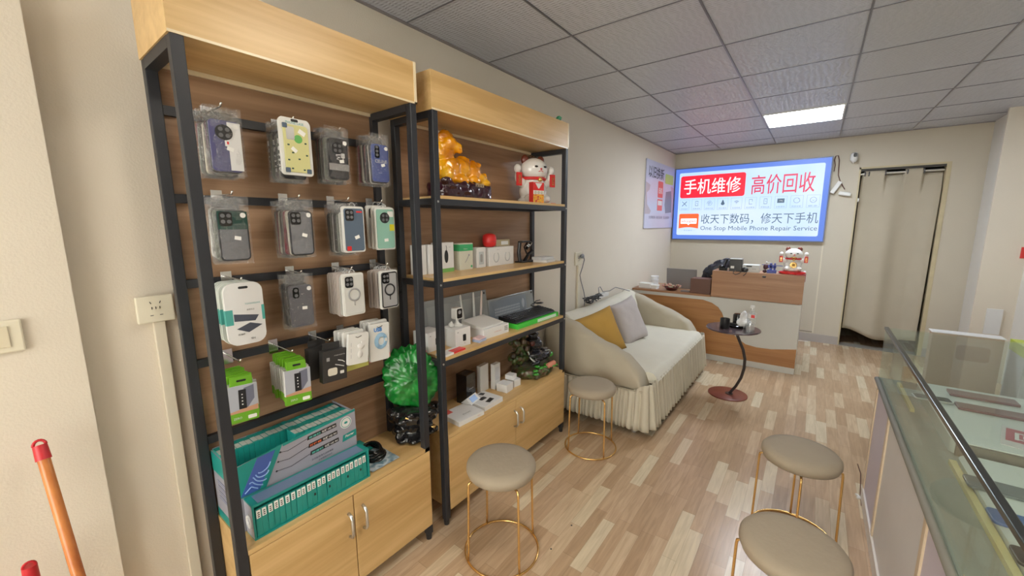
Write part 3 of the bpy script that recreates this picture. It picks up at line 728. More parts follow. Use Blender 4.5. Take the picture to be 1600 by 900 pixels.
text('CELINE', M_white, f, (.0058, -.028, -.115), (0, 1, 0), (0, 0, 1), width=.058)
behind(protos(['wine', 'dark', 'cream', 'frost'], 40), 8, .235, COLY[3]-.012, 1.866, 'bagged phone case hanging behind the denim blue case', 'bagged cases behind the denim blue case')
# second row
f = bagged('bagged smoky grey phone case with a dark green top, leftmost in the second row', (.265, COLY[0]-.010, 1.588), .082, .155, .042, caseM['frost'], 'square4', front=True, seed=7)
bx('green_top', caseM['green'], f, .0052, .0062, -.041, .041, -.100, -.044)
behind(protos(['olive', 'clearish', 'dark'], 50), 4, .265, COLY[0]-.01, 1.585, 'bagged phone case hanging behind the dark green topped case', 'bagged cases behind the green topped one', xb=.18)
f = bagged('bagged plain smoky grey phone case hanging second in the second row', (.255, COLY[1]-.006, 1.590), .080, .155, .040, caseM['frost'], 'square4', front=True, seed=8)
behind(protos(['olive', 'wine', 'cream', 'dark'], 60), 7, .255, COLY[1]-.008, 1.585, 'bagged phone case behind the plain smoky grey case', 'bagged cases behind the plain grey one')
def tray(label, loc, w, h, m_in, group=None, lens=None, ring=None, frame=None):
    t = thing('phone_case_pack', label, 'phone case', loc, group=group)
    b = NB(); prism(b, rrect(-w/2, w/2, -h, 0, .010), 'x', -.006, .005); obj('tray', b, frame or M_whitep, t, bevel=.0015)
    b = NB(); prism(b, rrect(-w/2+.006, w/2-.006, -h+.006, -.008, .009), 'x', .005, .0085); c = obj('case', b, m_in, t, bevel=.0015)
    if lens: lenses(c, lens, w-.012, -.008, .0085)
    if ring:
        b = NB(); tube(b, [(.0092, .0+.024*math.cos(a*PI/12), -h*.50+.024*math.sin(a*PI/12)) for a in range(24)], .0036, 6, closed=True); tube(b, [(.0092, 0, -h*.5-.026), (.0092, 0, -h*.5-.045)], .002, 6)
        obj('magnet_ring', b, ring, c, smooth=True)
    b = NB(); tube(b, [(0, .012*math.cos(a*PI/8), .001+.014*math.sin(a*PI/8)) for a in range(9)], .002, 6); obj('hanger', b, clear('clear_tab', (.9, .9, .9), .1, haze=.3), t)
    return t
f = tray('white framed case pack, steel blue with a red corner, third in the second row', (.262, COLY[2]+.010, 1.572), .094, .180, caseM['sky'], lens='square4')
bx('red_corner', M_redb, f, .0086, .0092, -.036, -.018, -.172, -.155); bx('red_tag', M_redb, f, .0086, .0092, .012, .036, -.024, -.018); sticker(f, .01, -.12, 20, .02)
pr = protos(['dark', 'olive', 'clearish'], 70)
behind(pr, 6, .262, COLY[2]+.004, 1.580, 'bagged phone case behind the steel blue case pack', 'bagged cases behind the steel blue pack', xb=.155)
f = tray('white framed case pack with a mint green case, rightmost in the second row', (.222, COLY[3]+.004, 1.574), .100, .182, caseM['mint'], lens='round')
bx('yellow_label', mat('label_yellow', (.75, .68, .03), .5), f, .0086, .0094, .020, .044, -.10, -.072); bx('white_label', M_stick, f, .0086, .0094, .012, .040, -.04, -.016); sticker(f, .0, -.14, 5, .02)
tp = tray('x', (0, 0, 0), .100, .186, caseM['clearish'], lens='square4')
behind([P(tp)], 2, .222, COLY[3]+.002, 1.582, 'white framed case pack hanging behind the mint green one', 'packs behind the mint green case', xb=.17)
# third row
def film_pack(label, loc, group=None, front=False):
    t = thing('screen_film_pack', label, 'screen film pack', loc, group=group); w, h = .112, .205
    pl = rrect(-w/2, w/2, -h, 0, .03); pl = [(u, v) if v > -h/2 else (max(-w/2, min(w/2, u*1.0)), v) for u, v in pl]
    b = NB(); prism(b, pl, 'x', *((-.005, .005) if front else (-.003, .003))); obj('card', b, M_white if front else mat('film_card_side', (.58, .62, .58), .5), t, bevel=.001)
    bx('teal_band', mat('band_teal', (.08, .38, .34), .4), t, -.0052 if front else -.0032, .0054 if front else .0032, -w/2-.0004, -w/2+.020, -.135, -.085); bx('teal_band', MC['band_teal'], t, -.0052 if front else -.0032, .0054 if front else .0032, w/2-.008, w/2+.0004, -.13, -.08)
    b = NB(); prism(b, rrect(-.014, .014, -.020, -.012, .004), 'x', *((.005, .0056) if front else (.003, .0035))); obj('hang_hole', b, M_blackp, t)
    if front:
        b = NB(); prism(b, [(-.034, -.100), (.038, -.112), (.026, -.130), (-.034, -.124)], 'x', .0051, .0057); prism(b, [(-.030, -.150), (.010, -.134), (.046, -.146), (.004, -.166)], 'x', .0051, .0057)
        obj('printed_phones', b, mat('print_slate', (.07, .08, .11), .4), t)
        text('TOUGHGLASS', mat('ink_teal', (.05, .35, .35), .5), t, (.0055, 0, -.073), (0, 1, 0), (0, 0, 1), width=.045)
        text('高清无边', M_blackp, t, (.0055, .004, -.093), (0, 1, 0), (0, 0, 1), width=.022); text('疏油层', M_blackp, t, (.0055, -.028, -.172), (0, 1, 0), (0, 0, 1), width=.02); text('9H', M_blackp, t, (.0055, .008, -.192), (0, 1, 0), (0, 0, 1), width=.012)
    return t
film_pack('white and teal film pack with a printed phone, foremost at left of third row', (.262, COLY[0]-.002, 1.318), front=True)
behind([P(film_pack('x', (0, 0, 0)))], 8, .262, COLY[0]-.002, 1.318, 'white and teal film pack behind the one with the printed phone', 'film packs behind the foremost one', xb=.15, tilt=1)
f = bagged('bagged plain dark grey phone case with twin camera holes in the third row', (.220, COLY[1]-.012, 1.318), .084, .155, .038, mat('case_slate', (.10, .10, .12), .4), 'pill', front=True, seed=9)
behind(protos(['dark', 'black'], 80), 4, .22, COLY[1]-.014, 1.318, 'bagged phone case behind the dark grey twin-lens case', 'bagged cases behind the twin-lens one', xb=.16)
M_ringg = mat('ring_grey', (.33, .33, .34), .4)
f = tray('white tray pack with a clear case and grey magnet ring, third in the third row', (.252, COLY[2]-.004, 1.308), .096, .172, caseM['clearish'], lens='square4', ring=M_ringg)
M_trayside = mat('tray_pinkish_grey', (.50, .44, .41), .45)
tp = tray('x', (0, 0, 0), .096, .172, caseM['clearish'], frame=M_trayside); tp.scale = (.75, 1, 1)
behind([P(tp)], 6, .252, COLY[2]-.006, 1.308, 'white tray pack behind the clear case with grey ring', 'tray packs behind the grey ringed one', tilt=1)
f = tray('white tray pack with a black rimmed case and black ring, right end of third row', (.238, COLY[3]-.004, 1.302), .094, .170, mat('case_grey_clear', (.40, .40, .41), .3), lens='square4', ring=M_blackp)
b = NB(); pl = [(.0088, u, v) for u, v in rrect(-.039, .039, -.162, -.010, .010)]; tube(b, pl, .0026, 6, closed=True); obj('black_rim', b, M_blackp, f, smooth=True)
tp = tray('x', (0, 0, 0), .094, .170, caseM['dark'], frame=M_trayside); tp.scale = (.75, 1, 1)
behind([P(tp)], 6, .238, COLY[3]-.006, 1.302, 'white tray pack behind the black ringed case', 'tray packs behind the black ringed one', tilt=1)
# fourth row: green cards
def green_pack(label, loc, front=False, group=None):
    t = thing('memory_card_pack', label, 'accessory pack', loc, group=group); w, h = .088, .122
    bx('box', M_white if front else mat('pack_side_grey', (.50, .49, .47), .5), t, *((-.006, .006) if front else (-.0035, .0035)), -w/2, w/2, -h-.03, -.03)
    b = NB(); prism(b, [(-w*.38, -.03), (w*.38, -.03), (w*.36, -.002), (w*.3, 0.0), (-w*.3, 0.0), (-w*.36, -.002)], 'x', -.0020, .0020); hg = obj('hanger', b, M_green, t)
    b = NB(); prism(b, rrect(-.014, .014, -.018, -.011, .003), 'x', .0021, .0026); obj('hang_hole', b, M_blackp, hg)
    b = NB(); th_ = .0063 if front else .0038; box(b, -th_, th_, -w/2-.0003, w/2+.0003, -h-.03, -h+.002); obj('green_base', b, M_green, t)
    if front:
        b = NB(); box(b, .006, .0066, -w/2, w/2, -h+.002, -.030); obj('print', b, mat('print_greyblue', (.42, .44, .50), .4), t)
        b = NB(); prism(b, [(.004, -.040), (.034, -.034), (.034, -.080), (.004, -.118)], 'x', .0066, .0069); obj('printed_shadow', b, mat('print_slate2', (.16, .17, .23), .4), t)
        b = NB(); prism(b, [(-w/2, -h+.002), (w/2, -h+.002), (w/2, -h+.020), (-w/2, -h+.008)], 'x', .0066, .0070); obj('printed_table', b, mat('print_tan', (.55, .30, .18), .4), t)
        b = NB(); box(b, .007, .0074, -.012, .010, -.108, -.044); obj('printed_card', b, M_blackp, t)
        for k in range(4): text('■', M_whitep, t, (.0077, -.004, -.062-k*.011), (0, 1, 0), (0, 0, 1), width=.004)
        text('ZERO', M_whitep, t, (.0068, -.030, -h-.018), (0, 1, 0), (0, 0, 1), width=.024); b = NB(); prism(b, rrect(.012, .038, -h-.024, -h-.012, .003), 'x', .0064, .0070); obj('white_tag', b, M_stick, t)
    return t
pr = green_pack('x', (0, 0, 0))
green_pack('lime green and white accessory box hanging foremost at the left of the fourth row', (.250, .458, 1.006), front=True).rotation_euler = (math.radians(-4), math.radians(-6), 0)
behind([P(pr)], 8, .250, .461, 1.006, 'thin lime green hanging box behind the left foremost one', 'lime green boxes at the left of the fourth row', xb=.14, tilt=1)
pr = dup(pr)
green_pack('lime green and white accessory box hanging foremost, second in the fourth row', (.285, .622, 1.020), front=True).rotation_euler = (math.radians(-4), math.radians(-6), 0)
behind([P(pr)], 10, .285, .630, 1.020, 'thin lime green hanging box behind the second foremost one', 'lime green boxes second in the fourth row', xb=.145, tilt=1)
# black charger boxes
def charger(label, loc, front):
    t = thing('charger_box', label, 'charger box', loc); w, h = .098, .125
    b = NB(); box(b, -.018, .012, -w/2, w/2, -h-.012, -.012); obj('box', b, mat('charger_black', (.035, .034, .034), .35), t, bevel=.001)
    b = NB(); prism(b, rrect(-.035, .035, -.014, .014, .004), 'x', -.018, -.016); obj('hanger', b, MC['charger_black'], t)
    if front:
        b = NB(); prism(b, rrect(-.030, .008, -.112, -.082, .008), 'x', .012, .0128); obj('printed_charger', b, mat('print_cream', (.70, .66, .56), .4), t)
        b = NB(); tube(b, [(.0126, .0, -.070), (.0126, .022, -.078), (.0126, .036, -.084)], .0018, 5); tube(b, [(.0126, .012, -.054), (.0126, .030, -.060), (.0126, .040, -.068)], .0018, 5); prism(b, rrect(.020, .036, -.112, -.100, .002), 'x', .012, .0128); obj('printed_cable', b, M_whitep, t)
        text('POWER ADAPTER', M_whitep, t, (.0126, -.004, -.036), (0, 1, 0), (0, 0, 1), width=.045); b = NB(); box(b, .012, .0126, -.034, -.022, -.052, -.038); obj('printed_mark', b, M_ringg, t)
    return t
charger('black charger box with a printed white charger, front one in the fourth row', (.262, .775, 1.030), True).rotation_euler = (math.radians(-3), 0, 0)
charger('plain black charger box hanging behind the printed charger box', (.195, .752, 1.034), False)
# white adapter cards and cable packs
def small_card(label, loc, kind, group=None, w=.092, h=.128, rot=0):
    t = thing('accessory_pack', label, 'accessory pack', loc, group=group)
    pl = rrect(-w/2, w/2, -h, 0, .008)
    b = NB(); prism(b, pl, 'x', -.007, .007); obj('blister', b, M_whitep, t, bevel=.002)
    b = NB(); tube(b, [(.0076, -.014, -.014), (.0076, -.004, -.018), (.0076, .012, -.012)], .0014, 5); obj('hang_slot', b, M_blackp, t)
    if kind == 'adapter':
        b = NB(); ell(b, (.008, .010, -.055), (.004, .016, .014)); ell(b, (.008, .006, -.088), (.004, .012, .016)); box(b, .006, .011, .012, .026, -.050, -.036); obj('adapter', b, mat('adapter_white', (.70, .69, .68), .3), t, smooth=40)
        for k in range(3): bx('printed_line', mat('ink_faint', (.55, .55, .56), .5), t, .007, .0074, -.034, -.031, -.10+k*.024, -.085+k*.024)
    elif kind == 'cable':
        b = NB()
        for k in range(4): tube(b, [(.0085+k*.0008, .004+(.030-.0045*k)*math.cos(a*PI/12), -.078+(.034-.0045*k)*math.sin(a*PI/12)) for a in range(24)], .0022, 6, closed=True)
        obj('coiled_cable', b, mat('cable_pale_blue', (.36, .58, .78), .35), t, smooth=True)
        bx('connector', M_whitep, t, .008, .014, .020, .030, -.082, -.068)
        text('USB', mat('ink_blue', (.05, .25, .65), .5), t, (.0076, -.030, -.036), (0, 1, 0), (0, 0, 1), width=.04, bold=.04)
    return t
small_card('white blister pack with a white adapter, front one in the fourth row', (.285, .870, 1.068), 'adapter').rotation_euler = (math.radians(-5), 0, 0)
pc = small_card('x', (0, 0, 0), ''); pc.scale = (.9, 1, 1)
behind([P(pc)], 3, .275, .868, 1.074, 'plain white blister pack just behind the one with the adapter', 'white blister packs in the fourth row', xb=.19)
small_card('blister pack with a coiled pale blue cable, rightmost in the fourth row', (.262, .985, 1.082), 'cable', h=.165, w=.096).rotation_euler = (math.radians(-3), 0, 0)
behind([P(small_card('x', (0, 0, 0), '', h=.15))], 3, .245, 1.0, 1.084, 'white pack behind the coiled blue cable pack', 'packs behind the blue cable pack', xb=.17)
for (yy, zz, m_, nm, la) in ((.905, .958, mat('pack_yellow', (.72, .70, .20), .4), 'accessory_pack', 'flat pack with a yellow lower edge below the white blister packs'), (1.02, .965, mat('pack_pink', (.68, .25, .25), .4), 'accessory_pack', 'flat pack with a red lower edge below the blue cable pack')):
    t = thing(nm, la, 'accessory pack', (.20, yy, zz))
    bx('card', mat('pack_grey', (.55, .55, .53), .4), t, -.004, .004, -.055, .055, -.07, .06); bx('coloured_edge', m_, t, -.0045, .0046, -.0552, .0552, -.0702, -.048)
    text('充电线', M_blackp, t, (.005, -.03, -.04), (0, 1, 0), (0, 0, 1), width=.05)
# hooks
hk = [(COLY[0], 0, .255), (COLY[1], 0, .262), (COLY[2], 0, .235), (COLY[3], 0, .235), (COLY[0], 1, .265), (COLY[1], 1, .255), (COLY[2], 1, .262), (COLY[3], 1, .222), (COLY[0], 2, .262), (COLY[1], 2, .22), (COLY[2], 2, .252), (COLY[3], 2, .238), (.465, 3, .25), (.615, 3, .285), (.765, 3, .262), (.885, 3, .27), (1.01, 3, .26)]
hn = ['navy and white case', 'yellow case card', 'black graffiti case', 'denim blue case', 'green topped case', 'plain smoky grey case', 'steel blue pack', 'mint green pack', 'teal and white film packs', 'dark grey twin-lens case', 'grey ringed tray pack', 'black ringed tray pack', 'left lime green boxes', 'second lime green boxes', 'black charger boxes', 'white blister packs', 'blue cable pack']
for (y, r, xf), n_ in zip(hk, hn): hook(y, BARS[r]+.008, xf, 'chrome display hook carrying the '+n_)

# ------------------------------------------------------------------ on top of the near cabinet
# big display carton with a printed sloping front, small film boxes inside
BXA, BXB, BYA, BYB = .115, .285, .385, .832
BZT = .735
t = thing('display_carton', 'large teal and grey display carton with printed phone front on the near cabinet', 'display box', (0, 0, 0))
b = NB(); prism(b, [(BYA, .477), (BYB, .477), (BYB, BZT+.02), (BYA, .712)], 'x', BXB-.004, BXB); obj('front_panel', b, M_greyp, t)
b = NB(); box(b, BXA, BXB-.004, BYA, BYA+.004, .477, .725); box(b, BXA, BXB-.004, BYB-.004, BYB, .477, BZT+.01); box(b, BXA, BXA+.004, BYA+.004, BYB-.004, .477, .73)
obj('carton_wall', b, M_greyp, t)
bx('teal_side', M_teal, t, BXA, BXB-.004, BYA-.0006, BYA, .655, .725); bx('teal_side', M_teal, t, BXA, BXB-.004, BYA-.0006, BYA, .477, .51)
bx('carton_floor', mat('raw_cardboard', (.36, .24, .14), .8), t, BXA+.004, BXB-.004, BYA+.004, BYB-.004, .565, .572)
X = BXB+.0004
def fpoly(name, pts, m, dx=0, th=.0006):
    b = NB(); prism(b, pts, 'x', X+dx, X+dx+th); return obj(name, b, m, t)
fpoly('teal_ground', [(BYA, .60), (BYA+.10, .60), (BYA+.165, .733), (BYA, .712)], M_teal)
fpoly('teal_rim', [(BYA+.165, .722), (BYB, .745), (BYB, .755), (BYA+.165, .733)], M_teal)
fpoly('printed_phone', [(BYA+.022, .604), (BYA+.080, .604), (BYA+.140, .722), (BYA+.082, .719)], mat('print_blue', (.06, .12, .42), .25), .0006)
b = NB(); 
for k in range(5):
    tube(b, [(X+.0014, BYA+.035+.02*k*.6+.020*s_+.004*math.sin(s_*3+k), .612+.016*k+.014*math.sin(s_*1.6+k)) for s_ in [i*.25 for i in range(9)]], .0022, 5)
obj('printed_swirl', b, mat('print_skyblue', (.30, .48, .85), .3), t)
for k, (yy, zz, cc) in enumerate(((.250, .708, 'a'), (.252, .676, 'b'), (.256, .644, 'a'))):
    y0 = BYA+yy; fpoly('black_bar', [(y0, zz-.003), (y0+.115, zz+.003), (y0+.115, zz+.019), (y0+.003, zz+.012)], M_blackp)
    m_ = mat('print_orange', (.75, .16, .05), .5) if cc == 'b' else mat('print_tealtext', (.10, .45, .38), .5)
    text('高清钢' if cc == 'a' else '防偷窥', m_, t, (X+.0009, y0+.006, zz), (0, 1, .05), (0, 0, 1), width=.044, height=.009, bold=.03)
    text('化膜 HD 9H', M_whitep, t, (X+.0009, y0+.056, zz+.003), (0, 1, .05), (0, 0, 1), width=.054, height=.009, bold=.02)
    b = NB(); tube(b, [(X+.0008, y0-.095+k*-.012, zz-.004), (X+.0008, y0-.07, zz-.010), (X+.0008, y0, zz+.004)], .0007, 4); ell(b, (X+.0008, y0-.095+k*-.012, zz-.004), (.001, .0035, .0035)); obj('pointer_line', b, M_blackp, t)
text('多功能高清无边防爆膜', mat('ink_dark', (.05, .05, .08), .6), t, (X+.0006, BYA+.260, .617), (0, 1, .05), (0, 0, 1), width=.085, height=.008)
text('全屏覆盖防指纹', mat('ink_dark', (.05, .05, .08), .6), t, (X+.0006, BYA+.285, .606), (0, 1, .05), (0, 0, 1), width=.055, height=.006)
b = NB(); cyl(b, (X, BYA+.405, .712), (X+.001, BYA+.405, .712), .024, n=32); obj('round_badge', b, M_white, t)
b = NB(); tube(b, [(X+.0012, BYA+.405+.0195*math.cos(a*PI/14), .712+.0195*math.sin(a*PI/14)) for a in range(28)], .0012, 5, closed=True); ell(b, (X+.001, BYA+.405, .712), (.001, .008, .005)); obj('badge_ring', b, M_teal, t)
fpoly('teal_logo_plate', [(BYA+.385, .635), (BYB, .640), (BYB, .668), (BYA+.39, .662)], M_teal)
text('Fonger', M_whitep, t, (X+.0009, BYA+.397, .646), (0, 1, .05), (0, 0, 1), width=.040, bold=.03, shear=.3)
b = NB()
for k in range(4):
    cz = .62-k*.02
    box(b, BXA+.04, BXB-.045, BYA-.0012, BYA-.0006, cz, cz+.012)
obj('side_lettering_blocks', b, mat('ink_grey', (.25, .26, .36), .6), t)
# front open tray of film boxes
t2 = thing('display_tray', 'long teal open display tray of small film boxes at the front of the near cabinet', 'display box', (0, 0, 0))
TX0, TX1, TY0, TY1, TZ1 = .292, .358, .412, .838, .602
b = NB(); box(b, TX0, TX1, TY0, TY0+.006, .477, TZ1); box(b, TX0, TX1, TY1-.006, TY1, .477, TZ1); box(b, TX0, TX1, TY0+.006, TY1-.006, TZ1-.008, TZ1); box(b, TX0, TX1, TY0+.006, TY1-.006, .477, .482); box(b, TX0, TX0+.004, TY0+.006, TY1-.006, .482, TZ1-.008)
obj('tray_shell', b, M_teal, t2)
b = NB(); box(b, TX0, TX1-.002, TY0-.0006, TY0, .482, TZ1-.004); obj('grey_side', b, M_greyp, t2)
b = NB(); tube(b, [(TX1-.03+.016*math.cos(a*PI/10), TY0-.0014, .535+.019*math.sin(a*PI/10)) for a in range(20)], .005, 6, closed=True); obj('round_badge', b, M_white, t2)
b = NB(); box(b, TX0+.01, TX1-.004, TY0+.02, TY1-.02, TZ1, TZ1+.0006); obj('top_print', b, mat('print_navygrey', (.16, .22, .35), .4), t2)
def film_box(label, group, h, d, wdt, lab='front'):
    q = thing('film_box', label, 'film box', (0, 0, 0), group=group)
    b = NB(); box(b, -d, 0, -wdt/2, wdt/2, 0, h); obj('carton', b, M_teal, q, bevel=.0008)
    if lab == 'front':
        b = NB(); box(b, 0, .0006, -wdt*.36, wdt*.36, h*.66, h*.95); lb = obj('barcode_label', b, M_stick, q)
        b = NB()
        for k in range(3): box(b, .0006, .0010, -wdt*.18, wdt*.18, h*(.70+.07*k), h*(.735+.07*k))
        obj('print', b, M_blackp, lb)
    else:
        b = NB(); box(b, -d*.62, -d*.12, -wdt*.46, wdt*.46, h, h+.0006); obj('grey_label', b, mat('label_greygreen', (.50, .55, .52), .5), q)
    return q
fb = film_box('x', 'g', .098, .045, .0178)
lab_ = 'small upright teal film box with a white barcode label in the front tray'
nb_ = 22; st_ = (TY1-TY0-.018)/nb_
for k in range(nb_):
    loc = (TX1-.007+random.uniform(-.0015, .0015), TY0+.009+st_*(k+.5), .4822); rr = (random.uniform(-.015, .015), 0, random.uniform(-.03, .03))
    o = fb if k == 0 else dup(fb)
    o.location = loc; o.rotation_euler = rr; o['label'] = lab_; o['group'] = 'film boxes in the front tray'
for k in (9, 13, 17, 21):
    pass
b = NB()
for k in (10, 13, 17, 20):
    y = TY0+.009+st_*(k+.5); box(b, TX1-.0052, TX1-.0048, y-.003, y+.003, .520, .530)
o = obj('mark_dots', b, M_blackp, t2)
fb2 = film_box('x', 'g', .155, .072, .0165, 'top')
n1 = 13; lab2 = 'teal film box standing in the raised front row at the right of the large carton'
for k in range(n1):
    o = fb2 if k == 0 else dup(fb2)
    o.location = (BXB-.008, BYB-.232+.0175*k+.008, .586+random.uniform(-.001, .001)); o['label'] = lab2; o['group'] = 'film boxes in the front row of the carton'
fb3 = dup(fb2); lab3 = 'teal film box standing in the rear row along the back of the large carton'
for k in range(25):
    o = fb3 if k == 0 else dup(fb3)
    o.location = (BXA+.083, BYA+.012+.0172*k, .576+.010*(k/25)+random.uniform(-.0015, .0015)); o['label'] = lab3; o['group'] = 'film boxes in the rear row of the carton'
# cables in bags beside the carton
t = thing('cable_bag', 'clear bag with coiled black cable lying right of the teal cartons', 'cable', (.240, .925, .478))
t.scale = (1.35, 1.25, 1.1)
b = NB()
for k in range(5): tube(b, [((.052-.004*k)*math.cos(a*PI/12), (.040-.003*k)*math.sin(a*PI/12), .012+.007*k+.004*math.sin(a*PI/6+k)) for a in range(24)], .0045, 8, closed=True)
obj('black_cable', b, M_blackg, t, smooth=True)
b = NB(); nx = 12; g = [[b.verts.new(((i/nx-.5)*.16, (j/nx-.5)*.11, .003+.010*max(0, 1-((i/nx-.5)**2+(j/nx-.5)**2)*5)+.004*noise.noise(Vector((i*.9, j*.9, 3))))) for j in range(nx+1)] for i in range(nx+1)]
for i in range(nx):
    for j in range(nx): b.faces.new((g[i][j], g[i+1][j], g[i+1][j+1], g[i][j+1]))
obj('plastic_bag', b, patt('bag_silvery', [(.10, .16, .20), (.30, .40, .46), (.62, .68, .72), (.16, .26, .32)], 26, .2, bump=.4), t, smooth=True)
bx('teal_card', M_teal, t, -.10, -.02, -.045, .02, .016, .019)

# jade cabbage ornament on a black carved stand between the racks
cc = thing('jade_cabbage', 'bright green jade cabbage ornament on a black carved stand between the two racks', 'ornament', (.245, 1.165, CT+.0005))
cc.rotation_euler = (0, 0, 0)
M_jade = patt('jade_green', [(.0, .085, .010), (.005, .19, .022), (.02, .30, .05)], 22, .28, bump=.3, coat=.25)
def leaf(b, c, R, face, seed, ruff=.10, dome=.35):
    q = Vector(face).to_track_quat('Z', 'Y'); nr, na = 16, 128; rows = []
    for i in range(nr+1):
        r = i/nr; row = []
        for k in range(na):
            a = 2*PI*k/na
            rr = R*r*(1+.05*math.sin(5*a+seed)*r)
            z = dome*R*(1-r*r) + ruff*R*(r**7)*math.sin(19*a+seed*2+math.sin(3*a)*1.5) + .03*R*noise.noise(Vector((math.cos(a)*r*3, math.sin(a)*r*3, seed))) + .03*R*noise.noise(Vector((math.cos(a)*r*8, math.sin(a)*r*8, seed)))
            rr += ruff*.5*R*(r**6)*math.sin(23*a+seed)
            row.append(b.verts.new(Vector(c)+q @ Vector((rr*math.cos(a), rr*math.sin(a), z))))
        rows.append(row)
    for i in range(nr):
        for k in range(na): b.faces.new((rows[i][k], rows[i][(k+1) % na], rows[i+1][(k+1) % na], rows[i+1][k]))
b = NB()
leaf(b, (.020, -.018, .300), .138, (1, -.8, .15), 1, .05, .20)
leaf(b, (-.025, .015, .315), .135, (.9, -.6, .45), 2.4, .07, .25)
leaf(b, (-.03, -.01, .31), .105, (-.8, .3, .2), 5.5, .10, .3)
leaf(b, (.012, -.012, .262), .118, (.9, -.8, -.25), 6.3, .07, .2)
o = obj('leaves', b, M_jade, cc, smooth=True); so = o.modifiers.new('solid', 'SOLIDIFY'); so.thickness = .006
b = NB()
for k, (yy, xx) in enumerate(((.03, .03), (.055, .015), (.045, -.015), (.01, .02))): ell(b, (xx-.01, yy+.01, .20), (.034, .03, .07))
ell(b, (-.015, .02, .28), (.05, .06, .07), 3)
o = obj('stalk', b, mat('pale_jade', (.42, .58, .36), .15, coat=.5), cc); remesh(o, .006, 4)
b = NB(); random.seed(3)
lathe(b, [(.055, 0), (.075, .012), (.078, .03), (.060, .045), (.062, .075), (.085, .10), (.088, .125), (.07, .15), (.05, .165)], 24)
for k in range(26):
    a = random.uniform(0, 2*PI); zz = random.uniform(.03, .155); r = .082 if zz > .06 else .07
    ell(b, (r*math.cos(a), r*math.sin(a), zz), (random.uniform(.014, .028), random.uniform(.014, .028), random.uniform(.014, .022)))
for a in (-2.6, -1.4, -.2, 1.0): ell(b, (.072*math.cos(a), .072*math.sin(a), .014), (.026, .026, .016))
ell(b, (.03, -.075, .12), (.022, .03, .018)); ell(b, (.05, -.05, .015), (.03, .022, .016))
o = obj('carved_stand', b, M_blackg, cc); remesh(o, .005, 2, .006, .02); o.scale = (1.15, 1.22, 1.0)
b = NB(); cyl(b, (.052, -.082, .132), (.055, -.085, .133), .010); ell(b, (.065, .055, .04), (.02, .016, .014)); plabel(obj('gold_highlight', b, M_gold, cc), 'small gold details on the stand')
for v in cc.children: pass
cc.scale = (1, 1, 1)
# amber mythical beast and lucky cat on the top shelf of the far rack
tt = thing('amber_beast_figurine', 'glossy amber orange beast figurine on a dark purple rock base, on the top shelf', 'figurine', (.225, 1.540, S1))
tt.scale = (1.05, 1.10, 1.10)
M_amber = patt('amber_resin', [(.50, .14, .0), (.85, .33, .0), (.95, .52, .02)], 9, .12, bump=.15, coat=.8)
b = NB()
for c, s in (((0, -.075, .135), (.062, .068, .062)), ((0, -.01, .14), (.055, .075, .055)), ((0, .075, .13), (.05, .062, .052)), ((.03, -.10, .105), (.035, .035, .045)), ((.045, -.03, .085), (.028, .045, .028)),
             ((0, -.095, .195), (.046, .045, .05)), ((.012, -.085, .238), (.046, .046, .042)), ((.03, -.052, .228), (.032, .036, .026)), ((.015, -.100, .275), (.024, .034, .026)), ((0, -.115, .255), (.03, .034, .03)),
             ((.0, -.06, .278), (.016, .022, .018)), ((0, .02, .178), (.035, .05, .026)), ((0, .085, .165), (.032, .046, .028)), ((.02, .12, .105), (.032, .036, .028)), ((.03, .145, .085), (.028, .036, .022)),
             ((.04, .06, .09), (.026, .038, .022)), ((.05, -.065, .085), (.024, .03, .018)), ((.02, .150, .115), (.016, .024, .022)), ((0, -.12, .21), (.04, .03, .05)), ((.048, -.045, .212), (.014, .018, .012))): ell(b, c, s)
random.seed(5)
for k in range(34):
    a = random.uniform(0, 2*PI); ell(b, (.028*math.cos(a), -.098+.042*math.sin(a), .20+random.uniform(-.01, .075)), (.015, .014, .014), 1)
for k in range(18): ell(b, (random.uniform(-.02, .04), random.uniform(-.02, .12), .150+random.uniform(-.02, .02)), (.014, .016, .013), 1)
o = obj('beast', b, M_amber, tt); remesh(o, .004, 3, .005, .012)
b = NB(); random.seed(9); prism(b, rrect(-.065, .075, -.165, .165, .03), 'z', 0, .07)
for k in range(40): ell(b, (random.uniform(.02, .07), random.uniform(-.155, .155), random.uniform(.01, .075)), (.018, random.uniform(.015, .04), random.uniform(.015, .025)), 1)
o = obj('rock_base', b, mat('dark_plum_resin', (.035, .006, .014), .18, coat=.5), tt); remesh(o, .006, 2, .010, .02)
text('招财进宝', mat('gold_ink', (.45, .36, .22), .4), tt, (.094, .012, .056), (0, 1, 0), (0, 0, 1), width=.06, height=.018, bold=.02)

